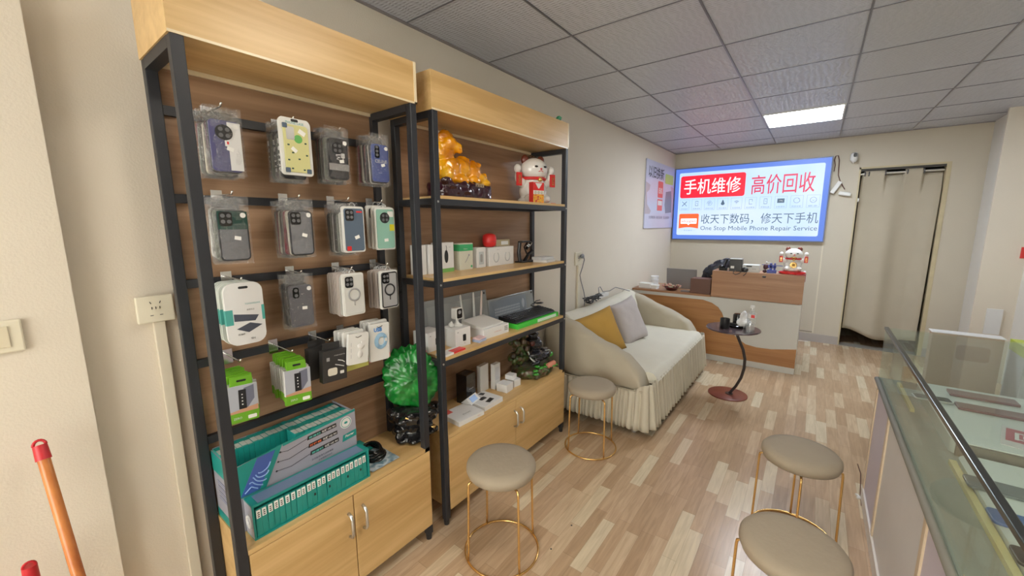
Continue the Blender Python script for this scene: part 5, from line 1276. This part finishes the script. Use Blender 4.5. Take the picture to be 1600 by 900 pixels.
# cables on the sofa back
t = thing('power_strip', 'white power strip lying on top of the sofa backrest against the wall', 'power strip', tuple(U(939, 462, 'x', .10))); t.location.z = .80
b = NB(); box(b, -.03, .03, -.12, .12, -.012, .022); obj('body', b, M_whitep, t, bevel=.004)
b = NB()
for k in range(3): box(b, -.012, .012, -.09+k*.07, -.06+k*.07, .022, .024)
obj('outlets', b, M_ringg, t); 
b = NB(); random.seed(4); c0 = Vector((.14, 3.33, .815)); pts = []
for k in range(60):
    a = k*.55; pts.append(c0+Vector((.03*math.sin(k*1.3), (.13+.03*math.sin(k*.7))*math.cos(a), .022*math.sin(a*1.3)+.012*math.sin(k))))
tube(b, pts, .0045, 6)
tag(obj('cable_tangle', b, M_blackp, smooth=True), 'tangle of black cables on top of the sofa backrest', 'cable')
b = NB(); tube(b, [(.10, 3.55, .83), (.08, 3.58, .88), (.06, 3.66, .88), (.08, 3.68, .83), (.12, 3.75, .83), (.10, 3.95, .84), (.15, 4.05, .81), (.2, 4.1, .79)], .0035, 6)
tag(obj('trailing_cable', b, mat('grey_cord', (.18, .18, .2), .5), smooth=True), 'thin cord trailing right from the power strip over the sofa back', 'cord')

# ------------------------------------------------------------------ round stools
M_vel = mat('taupe_velvet', (.36, .30, .225), .8, bump=.12, bscale=60, var=.06, vscale=10)
def stool():
    t = thing('round_stool', 'x', 'stool', (0, 0, 0))
    b = NB(); lathe(b, [(.02, .392), (.135, .392), (.150, .400), (.157, .418), (.156, .434), (.146, .447), (.12, .453), (.06, .455), (.002, .455)], 48); obj('seat', b, M_vel, t, smooth=True)
    b = NB(); tube(b, [(.170*math.cos(a*PI/24), .170*math.sin(a*PI/24), .0055) for a in range(48)], .0052, 8, closed=True); obj('ring_base', b, M_gold, t, smooth=True)
    for a in (45, 135, 225, 315):
        c, s = math.cos(R_(a)), math.sin(R_(a)); b = NB()
        tube(b, [(.12*c, .12*s, .390), (.148*c, .148*s, .389), (.158*c, .158*s, .384), (.160*c, .160*s, .37), (.166*c, .166*s, .06), (.169*c, .169*s, .009)], .0052, 8)
        obj('leg', b, M_gold, t, smooth=True)
    return t
st = stool()
for k, (x, y, rz, la) in enumerate(((.692, 1.283, .35, 'taupe velvet stool with brass legs standing before the far cabinet doors'), (.632, 2.325, .2, 'taupe velvet stool with brass legs standing right beside the sofa arm'),
                                    (1.768, 2.185, .85, 'taupe velvet stool farther along the glass counter, fully in view'), (1.765, 1.500, .85, 'nearest taupe velvet stool, cut by the bottom edge by the glass counter'))):
    o = st if k == 0 else dup(st)
    o.location = (x, y, 0); o.rotation_euler = (0, 0, rz); o['label'] = la; o['group'] = 'round velvet stools'

# ------------------------------------------------------------------ side table
tb = thing('side_table', 'round dark side table with a curved steel stem and brown disc base', 'side table', (1.24, 3.75, 0))
M_ttop = mat('dark_plum_tabletop', (.075, .048, .055), .25, coat=.3); M_base = mat('red_brown_metal', (.20, .05, .03), .35)
b = NB(); lathe(b, [(.20, .610), (.205, .613), (.205, .620), (.20, .623)], 64, (0, 0, 0)); obj('tabletop', b, M_ttop, tb, smooth=30)
b = NB(); lathe(b, [(.150, 0), (.155, .003), (.155, .009), (.148, .013)], 56, (-.008, .065, 0)); obj('base_disc', b, M_base, tb, smooth=30)
pts = [U(x, y, 'y', 3.80)-Vector((1.24, 3.75, 0)) for x, y in ((1139, 612), (1150, 603), (1158, 590), (1163, 575), (1164.5, 560), (1162, 545), (1157, 532), (1149, 521))]
pts[0].z = .012; pts = [Vector((p_.x, .055-.05*i_/7, p_.z)) for i_, p_ in enumerate(pts)]; pts[-1].z = .611
b = NB(); tube(b, pts, .0115, 10); cyl(b, (pts[0].x, pts[0].y, .012), (pts[0].x, pts[0].y, .02), .03); obj('stem', b, mat('dark_steel_stem', (.035, .025, .025), .35), tb, smooth=40)
TT = .6232
def onT(px, py): p = U(px, py, 'z', TT); return (p.x, p.y, TT)
x, y, z = onT(1132, 512)
t = thing('mug', 'black cylindrical mug on the round side table', 'mug', (x, y, TT)); b = NB(); lathe(b, [(.034, 0), (.037, .004), (.038, .080), (.036, .082), (.033, .078), (.033, .01), (.002, .008)], 28, cap=True); obj('body', b, M_blackp, t, smooth=40)
x, y, z = onT(1148, 512)
t = thing('ashtray', 'dark round ashtray with items beside the mug on the side table', 'ashtray', (x, y+.04, TT)); b = NB(); lathe(b, [(.060, 0), (.066, .018), (.062, .02), (.055, .006), (.002, .004)], 28); obj('dish', b, M_blackg, t, smooth=40)
t = thing('black_canister', 'small glossy black canister next to the tissue pack', 'canister', (x, y+.14, TT)); b = NB(); lathe(b, [(.036, 0), (.038, .01), (.038, .085), (.030, .095), (.002, .097)], 24); obj('body', b, M_blackg, t, smooth=40)
x, y, z = onT(1160, 514)
t = thing('tissue_pack', 'crumpled white tissue pack on the side table', 'tissues', (x, y+.06, TT)); b = NB(); ell(b, (0, 0, .04), (.055, .06, .038), 3); ell(b, (-.005, .01, .085), (.032, .035, .05), 3); ell(b, (.0, -.005, .12), (.015, .03, .03), 3)
o = obj('packet', b, mat('tissue_white', (.80, .80, .80), .6), t); remesh(o, .005, 1, .022, .03)
b = NB(); tube(b, [(.04, -.06, .075), (.045, -.035, .08), (.04, -.02, .07)], .002, 5); obj('printed_script', b, M_blackp, t)
x, y, z = onT(1172, 517)
M_pet = clear('clear_pet', (.96, .97, .98), .12, .05, haze=.10)
t = thing('water_bottle', 'clear plastic water bottle with white cap on the side table', 'bottle', (x, y+.03, TT)); b = NB(); lathe(b, [(.026, 0), (.031, .006), (.032, .10), (.030, .125), (.020, .160), (.013, .180), (.013, .195)], 28); obj('body', b, M_pet, t, smooth=50)
b = NB(); lathe(b, [(.0155, .186), (.0155, .205), (.014, .207)], 20); obj('cap', b, M_whitep, t, smooth=40)
b = NB(); lathe(b, [(.0326, .105), (.0326, .140)], 28, cap=False); lb = obj('label_band', b, M_white, t, smooth=True); b = NB(); prism(b, [(-.002, .110), (.024, .110), (.024, .135), (-.002, .135)], 'y', -.0338, -.0325); obj('red_mark', b, M_redb, lb)
t = thing('drinking_glass', 'clear plastic cup in front of the water bottle on the side table', 'cup', (x-.002, y-.035, TT)); b = NB(); lathe(b, [(.024, 0), (.034, .062), (.033, .062), (.023, .003), (.002, .003)], 24); obj('cup', b, M_pet, t, smooth=40)

# ------------------------------------------------------------------ reception desk at the back
DF, DR = 4.711, 1.679
dk = thing('reception_desk', 'white reception desk with an orange wood wave panel below the lightbox sign', 'desk', (0, 0, 0))
DZT = .725
b = NB(); box(b, .012, DR, DF+.006, DF+.03, .0, DZT-.018); obj('front_panel', b, M_greyw, dk)
b = NB(); box(b, DR-.02, DR, DF+.03, DF+.58, 0, .988); box(b, .012, .032, DF+.03, DF+.58, 0, DZT-.018); obj('side_panel', b, M_greyw, dk)
wv = [(.012, .668), (.55, .668), (.80, .667)]
wpix = [(1112, 473), (1122, 480), (1128, 489), (1132, 500), (1140, 515), (1152, 529), (1165, 538), (1182, 543), (1205, 546), (1243, 545)]
wv += [(U(a, c, 'y', DF).x, U(a, c, 'y', DF).z) for a, c in wpix[:-1]]
wv += [(DR, .262), (DR, .066), (.012, .066)]
b = NB(); prism(b, wv, 'y', DF-.002, DF+.006); plabel(obj('wood_wave', b, M_deskw, dk), 'orange wood wave panel')
bx('desktop', M_hutch, dk, .006, .872, DF-.012, DF+.60, DZT-.018, DZT+.004)
bx('inner_desktop', M_hutch, dk, .872, DR-.021, DF+.03, DF+.60, DZT-.018, DZT)
b = NB(); box(b, .878, DR+.004, DF-.016, DF+.008, DZT-.008, .990); obj('upper_front', b, M_hutch, dk)
bx('upper_top', M_hutch, dk, .878, DR+.004, DF-.016, DF+.24, .990, .998)
b = NB(); box(b, .878, .894, DF+.008, DF+.24, DZT+.002, .990); obj('upper_side', b, M_hutch, dk)
DT = DZT+.0045; HT = .9985
def onD(px, py): p = U(px, py, 'z', DT); return p
t = thing('laptop', 'open grey laptop on the left part of the reception desk', 'laptop', (.50, 5.00, DT))
b = NB(); box(b, -.17, .17, -.02, .20, 0, .014); obj('keyboard_base', b, mat('laptop_grey', (.28, .27, .28), .35, .3), t, bevel=.003)
b = NB(); prism(b, [(-.022, .012), (-.014, .012), (-.052, .245), (-.060, .245)][::1], 'x', -.17, .17) if False else None
b = NB(); vs = []
for x in (-.17, .17):
    for yy, zz in ((-.022, .012), (-.030, .012), (-.062, .240), (-.054, .240)): vs.append(b.verts.new((x, yy, zz)))
for f in ((0, 1, 2, 3), (7, 6, 5, 4), (0, 4, 5, 1), (1, 5, 6, 2), (2, 6, 7, 3), (3, 7, 4, 0)): b.faces.new([vs[i] for i in f])
obj('lid', b, MC['laptop_grey'], t, bevel=.003)
M_tub = mat('white_tub', (.74, .75, .77), .35)
for k, (x, y, z, a, c_, h, la) in enumerate(((.135, 4.80, DT, .075, .05, .060, 'larger white food container at the left end of the reception desk'), (.245, 4.79, DT, .045, .04, .045, 'small white food container right of the larger one on the desk'))):
    t = thing('food_container', la, 'container', (x, y, z)); b = NB(); prism(b, rrect(-a, a, -c_, c_, .02), 'z', 0, h); obj('tub', b, M_tub, t, bevel=.004); b = NB(); prism(b, rrect(-a-.003, a+.003, -c_-.003, c_+.003, .02), 'z', h-.012, h+.002); obj('lid', b, M_whitep, t, bevel=.002)
t = thing('cup_stack', 'stack of white lidded tubs behind the food containers', 'tubs', (.19, 4.95, DT)); 
for k in range(3):
    b = NB(); lathe(b, [(.042, k*.045), (.046, k*.045+.034), (.049, k*.045+.036), (.049, k*.045+.042), (.03, k*.045+.044)], 28); obj('tub', b, M_tub, t, smooth=40)
t = thing('snack_bowl', 'dark bowl heaped with red packets on the reception desk', 'bowl', (.435, 4.80, DT)); b = NB(); lathe(b, [(.045, 0), (.06, .012), (.085, .035), (.082, .036), (.055, .016), (.002, .014)], 28); obj('bowl', b, mat('bowl_brown', (.10, .02, .02), .3), t, smooth=40)
b = NB(); random.seed(2)
for k in range(26): ell(b, (random.uniform(-.095, .085), random.uniform(-.04, .04), random.uniform(.035, .065)), (.022, .018, .012), 1)
obj('packets', b, patt('snack_packets', [(.35, .05, .05), (.55, .30, .30), (.30, .12, .04), (.40, .42, .30), (.45, .10, .10)], 25, .35, 'v', bump=0), t, smooth=True)
t = thing('brown_organiser_box', 'dark brown leather organiser box between laptop and upper shelf', 'box', (.762, 4.80, DT)); b = NB(); box(b, -.105, .105, -.08, .08, 0, .165); obj('box', b, mat('brown_leather', (.13, .055, .035), .45, bump=.2, bscale=60), t, bevel=.004)
t = thing('tablet', 'thin grey tablet lying beside the organiser box', 'tablet', (.60, 4.78, DT)); b = NB(); prism(b, rrect(-.05, .05, -.035, .035, .006), 'z', 0, .010); obj('slab', b, MC['laptop_grey'], t)
t = thing('black_bag', 'slouched black bag heaped behind the organiser box', 'bag', (.84, 5.075, .8)); t.location.z = DT
b = NB(); random.seed(8)
for c, s in (((0, -.02, .20), (.12, .07, .11)), ((.06, 0, .30), (.09, .06, .06)), ((.13, .02, .34), (.08, .05, .04)), ((-.08, 0, .16), (.06, .06, .10)), ((.0, 0, .08), (.14, .08, .09))): ell(b, c, s, 3)
o = obj('body', b, mat('black_nylon', (.018, .02, .03), .4), t); remesh(o, .008, 2, .03, .05)
b = NB(); tube(b, [(-.02, -.10, .17), (.015, -.10, .21), (.03, -.105, .24)], .010, 6, rs=[.012, .009, .004]); obj('tan_strap', b, mat('tan_strap', (.50, .33, .15), .5), t, smooth=True)
def onH(px, py=432): p = U(px, py, 'y', DF+.06); return p.x
t = thing('terminal', 'black upright terminal box standing on the upper shelf of the desk', 'terminal', (1.085, DF+.075, HT)); b = NB(); box(b, -.058, .058, -.045, .045, 0, .128); obj('body', b, M_blackp, t, bevel=.004)
bx('silver_top', M_silver, t, -.056, .056, -.04, .04, .128, .133); b = NB(); box(b, -.045, -.012, -.0456, -.045, .03, .055); obj('white_label', b, M_stick, t)
t = thing('desk_phone', 'dark handset leaning left of the black terminal box', 'phone', (.975, DF+.075, HT)); b = NB(); box(b, -.045, .035, -.04, .04, 0, .03); tube(b, [(-.005, 0, .03), (.012, .0, .09), (.022, .0, .125)], .010, 8); ell(b, (-.03, 0, .04), (.03, .03, .02)); obj('body', b, M_blackg, t, smooth=40)
t = thing('power_supply', 'white box-shaped bench power supply on the upper shelf of the desk', 'power supply', (1.225, DF+.08, HT)); b = NB(); box(b, -.075, .075, -.06, .06, 0, .075); obj('case', b, mat('pale_grey_box', (.60, .61, .60), .4), t, bevel=.003)
b = NB(); box(b, -.04, .01, -.0606, -.06, .055, .068); obj('display', b, M_blackp, t); text('HY15', M_blackp, t, (.015, -.0602, .03), (1, 0, 0), (0, 0, 1), width=.03); b = NB(); ell(b, (-.05, -.075, .025), (.035, .016, .025)); obj('black_plug', b, M_blackp, t, smooth=True)
t = thing('tool_holder', 'blue workshop tool holder on the upper shelf beside the lucky cat', 'tool holder', (1.385, DF+.08, HT)); M_bl = mat('tool_blue', (.03, .05, .32), .35)
b = NB(); box(b, -.02, .06, -.04, .04, 0, .03); box(b, -.015, .055, -.02, .02, .05, .075); box(b, .0, .02, -.02, .02, .03, .10); tube(b, [(-.07, 0, .08), (.11, 0, .075)], .004, 6); box(b, .035, .05, -.02, .02, .02, .10); obj('holder', b, M_bl, t, bevel=.002)
b = NB(); ell(b, (-.035, -.01, .06), (.022, .02, .03)); ell(b, (-.04, -.01, .015), (.02, .02, .015)); obj('dark_clamp', b, mat('clamp_dark', (.06, .02, .03), .4), t, smooth=True); b = NB(); ell(b, (-.03, 0, .105), (.01, .01, .010)); tube(b, [(-.02, 0, .1), (.0, 0, .11)], .003, 6); obj('white_knob', b, M_whitep, t, smooth=True)
t = thing('red_cushion_stand', 'red padded stand under the lucky cat on the desk', 'cushion stand', (1.572, DF+.095, HT)); b = NB(); ell(b, (0, 0, .016), (.115, .075, .018), 3); ell(b, (.0, 0, .006), (.110, .085, .006), 3); obj('pad', b, M_redb, t, smooth=True)
b = NB(); box(b, .112, .116, -.10, .0, -.06, .012); box(b, .04, .116, -.1085, -.085, -.002, .008); obj('hanging_cloth', b, mat('cloth_dark_red', (.35, .02, .03), .6), t)
lucky_cat('white lucky cat with a gold coin and red banners on the reception desk end', (1.572, DF+.095, HT+.030), -PI/2+.12, .86, 1)
b = NB(); ell(b, (1.352, DF-.022, .965), (.018, .008, .010)); tag(obj('cable_clip', b, M_blackp, smooth=True), 'black oval clip stuck to the upper front of the desk', 'clip')
b = NB(); tube(b, [(1.09, DF+.02, HT+.008), (1.08, DF-.02, HT+.006), (1.075, DF-.024, .982), (1.10, DF-.026, .970), (1.13, DF-.024, .984), (1.15, DF-.018, HT+.006), (1.20, DF-.006, HT+.010), (1.19, DF-.022, .985), (1.17, DF-.024, .962)], .004, 6)
tag(obj('cord', b, M_blackp, smooth=True), 'black cord drooping over the edge of the upper desk front', 'cord')

# ------------------------------------------------------------------ glass display counter on the right
CX, CY1, CY0, CXR = 2.060, 2.742, -.5, 2.56
CZ, DK = .967, .700
ct = thing('glass_display_counter', 'glass-topped display counter with white panelled base along the right side', 'display counter', (0, 0, 0))
M_lav = mat('lavender_panel', (.60, .56, .68), .4); M_gpan = mat('pale_grey_panel', (.68, .68, .70), .35); M_strip = wood('pale_birch_strip', (.62, .50, .36), (.74, .62, .46), 'z', .4)
for y0, y1, m in ((2.30, CY1-.02, M_lav), (1.53, 2.30, M_gpan), (.76, 1.53, M_lav), (0, .76, M_gpan), (-.5, 0, M_lav)): bx('panel', m, ct, CX+.006, CX+.02, y0, y1, .07, DK-.02)
bx('end_panel', M_gpan, ct, CX+.006, CXR, CY1-.02, CY1-.004, 0, DK-.02)
for y in (CY1-.022, 2.30, 1.53, .76, 0): bx('wood_strip', M_strip, ct, CX, CX+.022, y-.0, y+.030 if y != CY1-.022 else CY1, .07, DK-.02)
b = NB(); box(b, CX-.002, CX+.018, 2.315, CY1, 0, .07); box(b, CX-.002, CX+.018, -.5, 2.312, 0, .07); obj('plinth', b, mat('white_plinth', (.72, .69, .66), .4), ct)
M_mat = mat('grey_green_felt', (.34, .35, .31), .9, var=.12, vscale=4, bump=.1, bscale=80)
bx('deck', M_mat, ct, CX-.004, CXR, CY0, CY1, DK-.02, DK)
b = NB(); tube(b, [(CX-.004, y, DK-.010) for y in (CY0, 1.0, 1.9, CY1)], .012, 8); obj('deck_edge', b, mat('deck_edge_grey', (.22, .21, .18), .7), ct, smooth=True)
M_gl = clear('counter_glass', (.93, .975, .955), .0, .02, ior=1.18, haze=.02)
g_ = .006
bx('front_glass', M_gl, ct, CX, CX+g_, CY0, CY1-g_, DK, CZ-g_)
bx('end_glass', M_gl, ct, CX, CXR, CY1-g_, CY1, DK, CZ-g_)
bx('top_glass', M_gl, ct, CX, CXR, CY0, CY1, CZ-g_, CZ)
bx('back_glass', M_gl, ct, CXR-g_, CXR, CY0, CY1-g_, DK, CZ-g_)
b = NB(); box(b, CX-.005, CX+.012, CY0, CY1+.002, CZ-.010, CZ+.004); obj('steel_edge_bar', b, mat('dark_steel_bar', (.10, .115, .115), .22, .85), ct, bevel=.002)
# inside: raised white platforms with phones
M_plat = mat('white_platform', (.66, .69, .66), .5, var=.03)
b = NB(); prism(b, rrect(CX+.115, CXR-.02, 1.95, 2.60, .03), 'z', DK, DK+.05); tag(obj('display_platform', b, M_plat), 'white display platform at the far end inside the glass counter', 'display platform')
b = NB(); prism(b, rrect(CX+.115, CXR-.02, .2, 1.90, .05), 'z', DK, DK+.028); tag(obj('display_platform', b, M_plat), 'long white display platform at the near end inside the glass counter', 'display platform')
M_rail = wood('yellow_rail', (.60, .50, .20), (.75, .66, .34), 'y', .4)
b = NB(); box(b, CX+.095, CX+.112, .3, 1.86, DK, DK+.016); tag(obj('wooden_rail', b, M_rail), 'long yellow wooden rail on the felt inside the glass counter, near part', 'rail')
b = NB(); box(b, CX+.060, CX+.074, 2.30, 2.66, DK, DK+.014); tag(obj('wooden_rail', b, M_rail), 'short yellow wooden rail at the far end inside the glass counter', 'rail')
def cphone(px0, px1, z, m, la, L=.15, W=.072, rz=0):
    p = U(px0, px1, 'z', z); t = thing('mobile_phone', la, 'mobile phone', (p.x+L/2, p.y, z), rz)
    b = NB(); prism(b, rrect(-L/2, L/2, -W/2, W/2, .012), 'z', 0, .009); obj('body', b, m, t, bevel=.002)
    b = NB(); prism(b, rrect(-L/2+.004, L/2-.004, -W/2+.004, W/2-.004, .009), 'z', .009, .0095); b.free()
    return t
cphone(1507, 752, DK+.029, mat('phone_grey', (.16, .17, .17), .35), 'dark grey phone on the near white platform, farthest of the three', L=.17)
cphone(1544, 806, DK+.029, mat('phone_blue', (.05, .12, .34), .35), 'blue phone on the near white platform', L=.17)
cphone(1582, 868, DK+.029, M_blackp, 'black phone on the near white platform, next to the bottom right corner', L=.17)
M_rb = mat('phone_red_brown', (.17, .06, .055), .3)
for (x_, y_, la) in ((2.262, 2.50, 'red-brown phone on the far platform, farther one'), (2.255, 2.33, 'red-brown phone on the far platform, nearer one')):
    t = thing('mobile_phone', la, 'mobile phone', (x_+.10, y_, DK+.051)); b = NB(); prism(b, rrect(-.10, .10, -.036, .036, .006), 'z', 0, .010); obj('body', b, M_rb, t, bevel=.002)
t = thing('mobile_phone', 'silver-grey phone lying on the far platform left of the red-brown ones', 'mobile phone', (2.19, 2.36, DK+.051), .1); b = NB(); prism(b, rrect(-.06, .06, -.03, .03, .008), 'z', 0, .009); obj('body', b, M_silver, t, bevel=.002); b = NB(); prism(b, rrect(-.055, .055, -.025, .025, .006), 'z', .009, .0095); obj('screen', b, mat('dim_screen', (.06, .06, .065), .12), t)
# red card laid in the case to paint a reflection in the top glass
t = thing('reflection_card', 'red and white price card lying on the far platform inside the glass counter', 'price card', (2.42, 2.08, DK+.0503), -.25); bx('sheet', mat('sheet_white', (.66, .62, .62), .4), t, -.10, .12, -.10, .10, 0, .003)
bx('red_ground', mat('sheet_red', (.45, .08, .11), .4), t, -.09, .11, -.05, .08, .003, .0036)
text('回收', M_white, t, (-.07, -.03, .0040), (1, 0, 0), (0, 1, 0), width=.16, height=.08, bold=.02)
bx('platform_edge_shade', mat('shaded_platform_edge', (.24, .19, .14), .6), ct, CX+.125, CXR-.03, 1.938, 1.950, DK, DK+.046)  # brown strip paints the shade on the white platform's near edge

# things beyond the counter at the right
t = thing('carton_box', 'open cardboard carton with white top flaps beyond the glass counter', 'carton', (2.64, 3.85, 0))
b = NB(); box(b, -.22, .10, -.05, .04, .0, .765); obj('box', b, mat('pinkish_cardboard', (.46, .33, .25), .7), t, bevel=.003); bx('white_flap', M_white, t, -.225, .105, -.055, .045, .765, .770); 
b = NB(); prism(b, rrect(-.10, .05, .60, .70, .02), 'y', -.0515, -.05); obj('hand_hole_print', b, mat('cardboard_dark', (.30, .19, .13), .8), t)
t = thing('printed_box', 'white printed box with lime green top standing right of the carton', 'box', (2.90, 3.72, 0)); b = NB(); box(b, -.12, .16, -.10, .15, 0, .70); obj('box', b, mat('grey_print_box', (.55, .55, .57), .4, var=.1, vscale=20), t, bevel=.003)
bx('lime_top', mat('lime_top', (.50, .58, .05), .4), t, -.121, .161, -.101, .151, .70, .765)
b = NB(); box(b, .0, .16, -.1025, -.101, .62, .68); obj('grey_text', b, M_ringg, t)
t = thing('paper_slip', 'small white paper slip hanging on the pier above the carton', 'paper', (3.12, 5.60, .58)); bx('sheet', M_white, t, -.05, .05, -.012, -.001, -.12, .12)
p = U(1598, 395, 'y', 5.59)
t = thing('red_tag', 'small red notice at the right edge on the pier', 'notice', (p.x+.02, 5.60, p.z)); bx('plate', M_redb, t, -.03, .10, -.010, -.001, -.05, .05)
# small things on the floor
p = U(1341, 777, 'z', 0)
t = thing('white_clip', 'small white bent plastic piece on the floor at the counter plinth', 'plastic piece', (p.x, p.y, 0), .4); b = NB(); box(b, -.006, .006, -.02, .02, 0, .010); box(b, -.014, -.006, -.02, -.008, 0, .010); obj('body', b, M_whitep, t)
b = NB(); tube(b, [U(x, y, 'z', .003) for x, y in ((1346, 790), (1344, 770), (1345, 740), (1340, 725))], .0025, 6); tag(obj('loose_wire', b, mat('brown_cord', (.10, .035, .025), .5)), 'thin brown cord lying on the floor along the counter plinth', 'cord')
b = NB(); tube(b, [U(x, y, 'z', .004) for x, y in ((1247, 532), (1262, 533.5))], .004, 6); tag(obj('floor_strip', b, M_whitep), 'short white strip lying on the floor beside the reception desk', 'strip')
for k, (px, py) in enumerate(((893, 821), (861, 858))):
    p = U(px, py, 'z', 0); b = NB(); lathe(b, [(.0, 0), (.004, .0005), (.004, .002), (.001, .003)], 10, tuple(p)); tag(obj('floor_crumb', b, M_blackp), ['tiny dark crumb on the floor right of the nearest rack stool', 'tiny dark crumb on the floor nearest the bottom edge'][k], 'crumb')
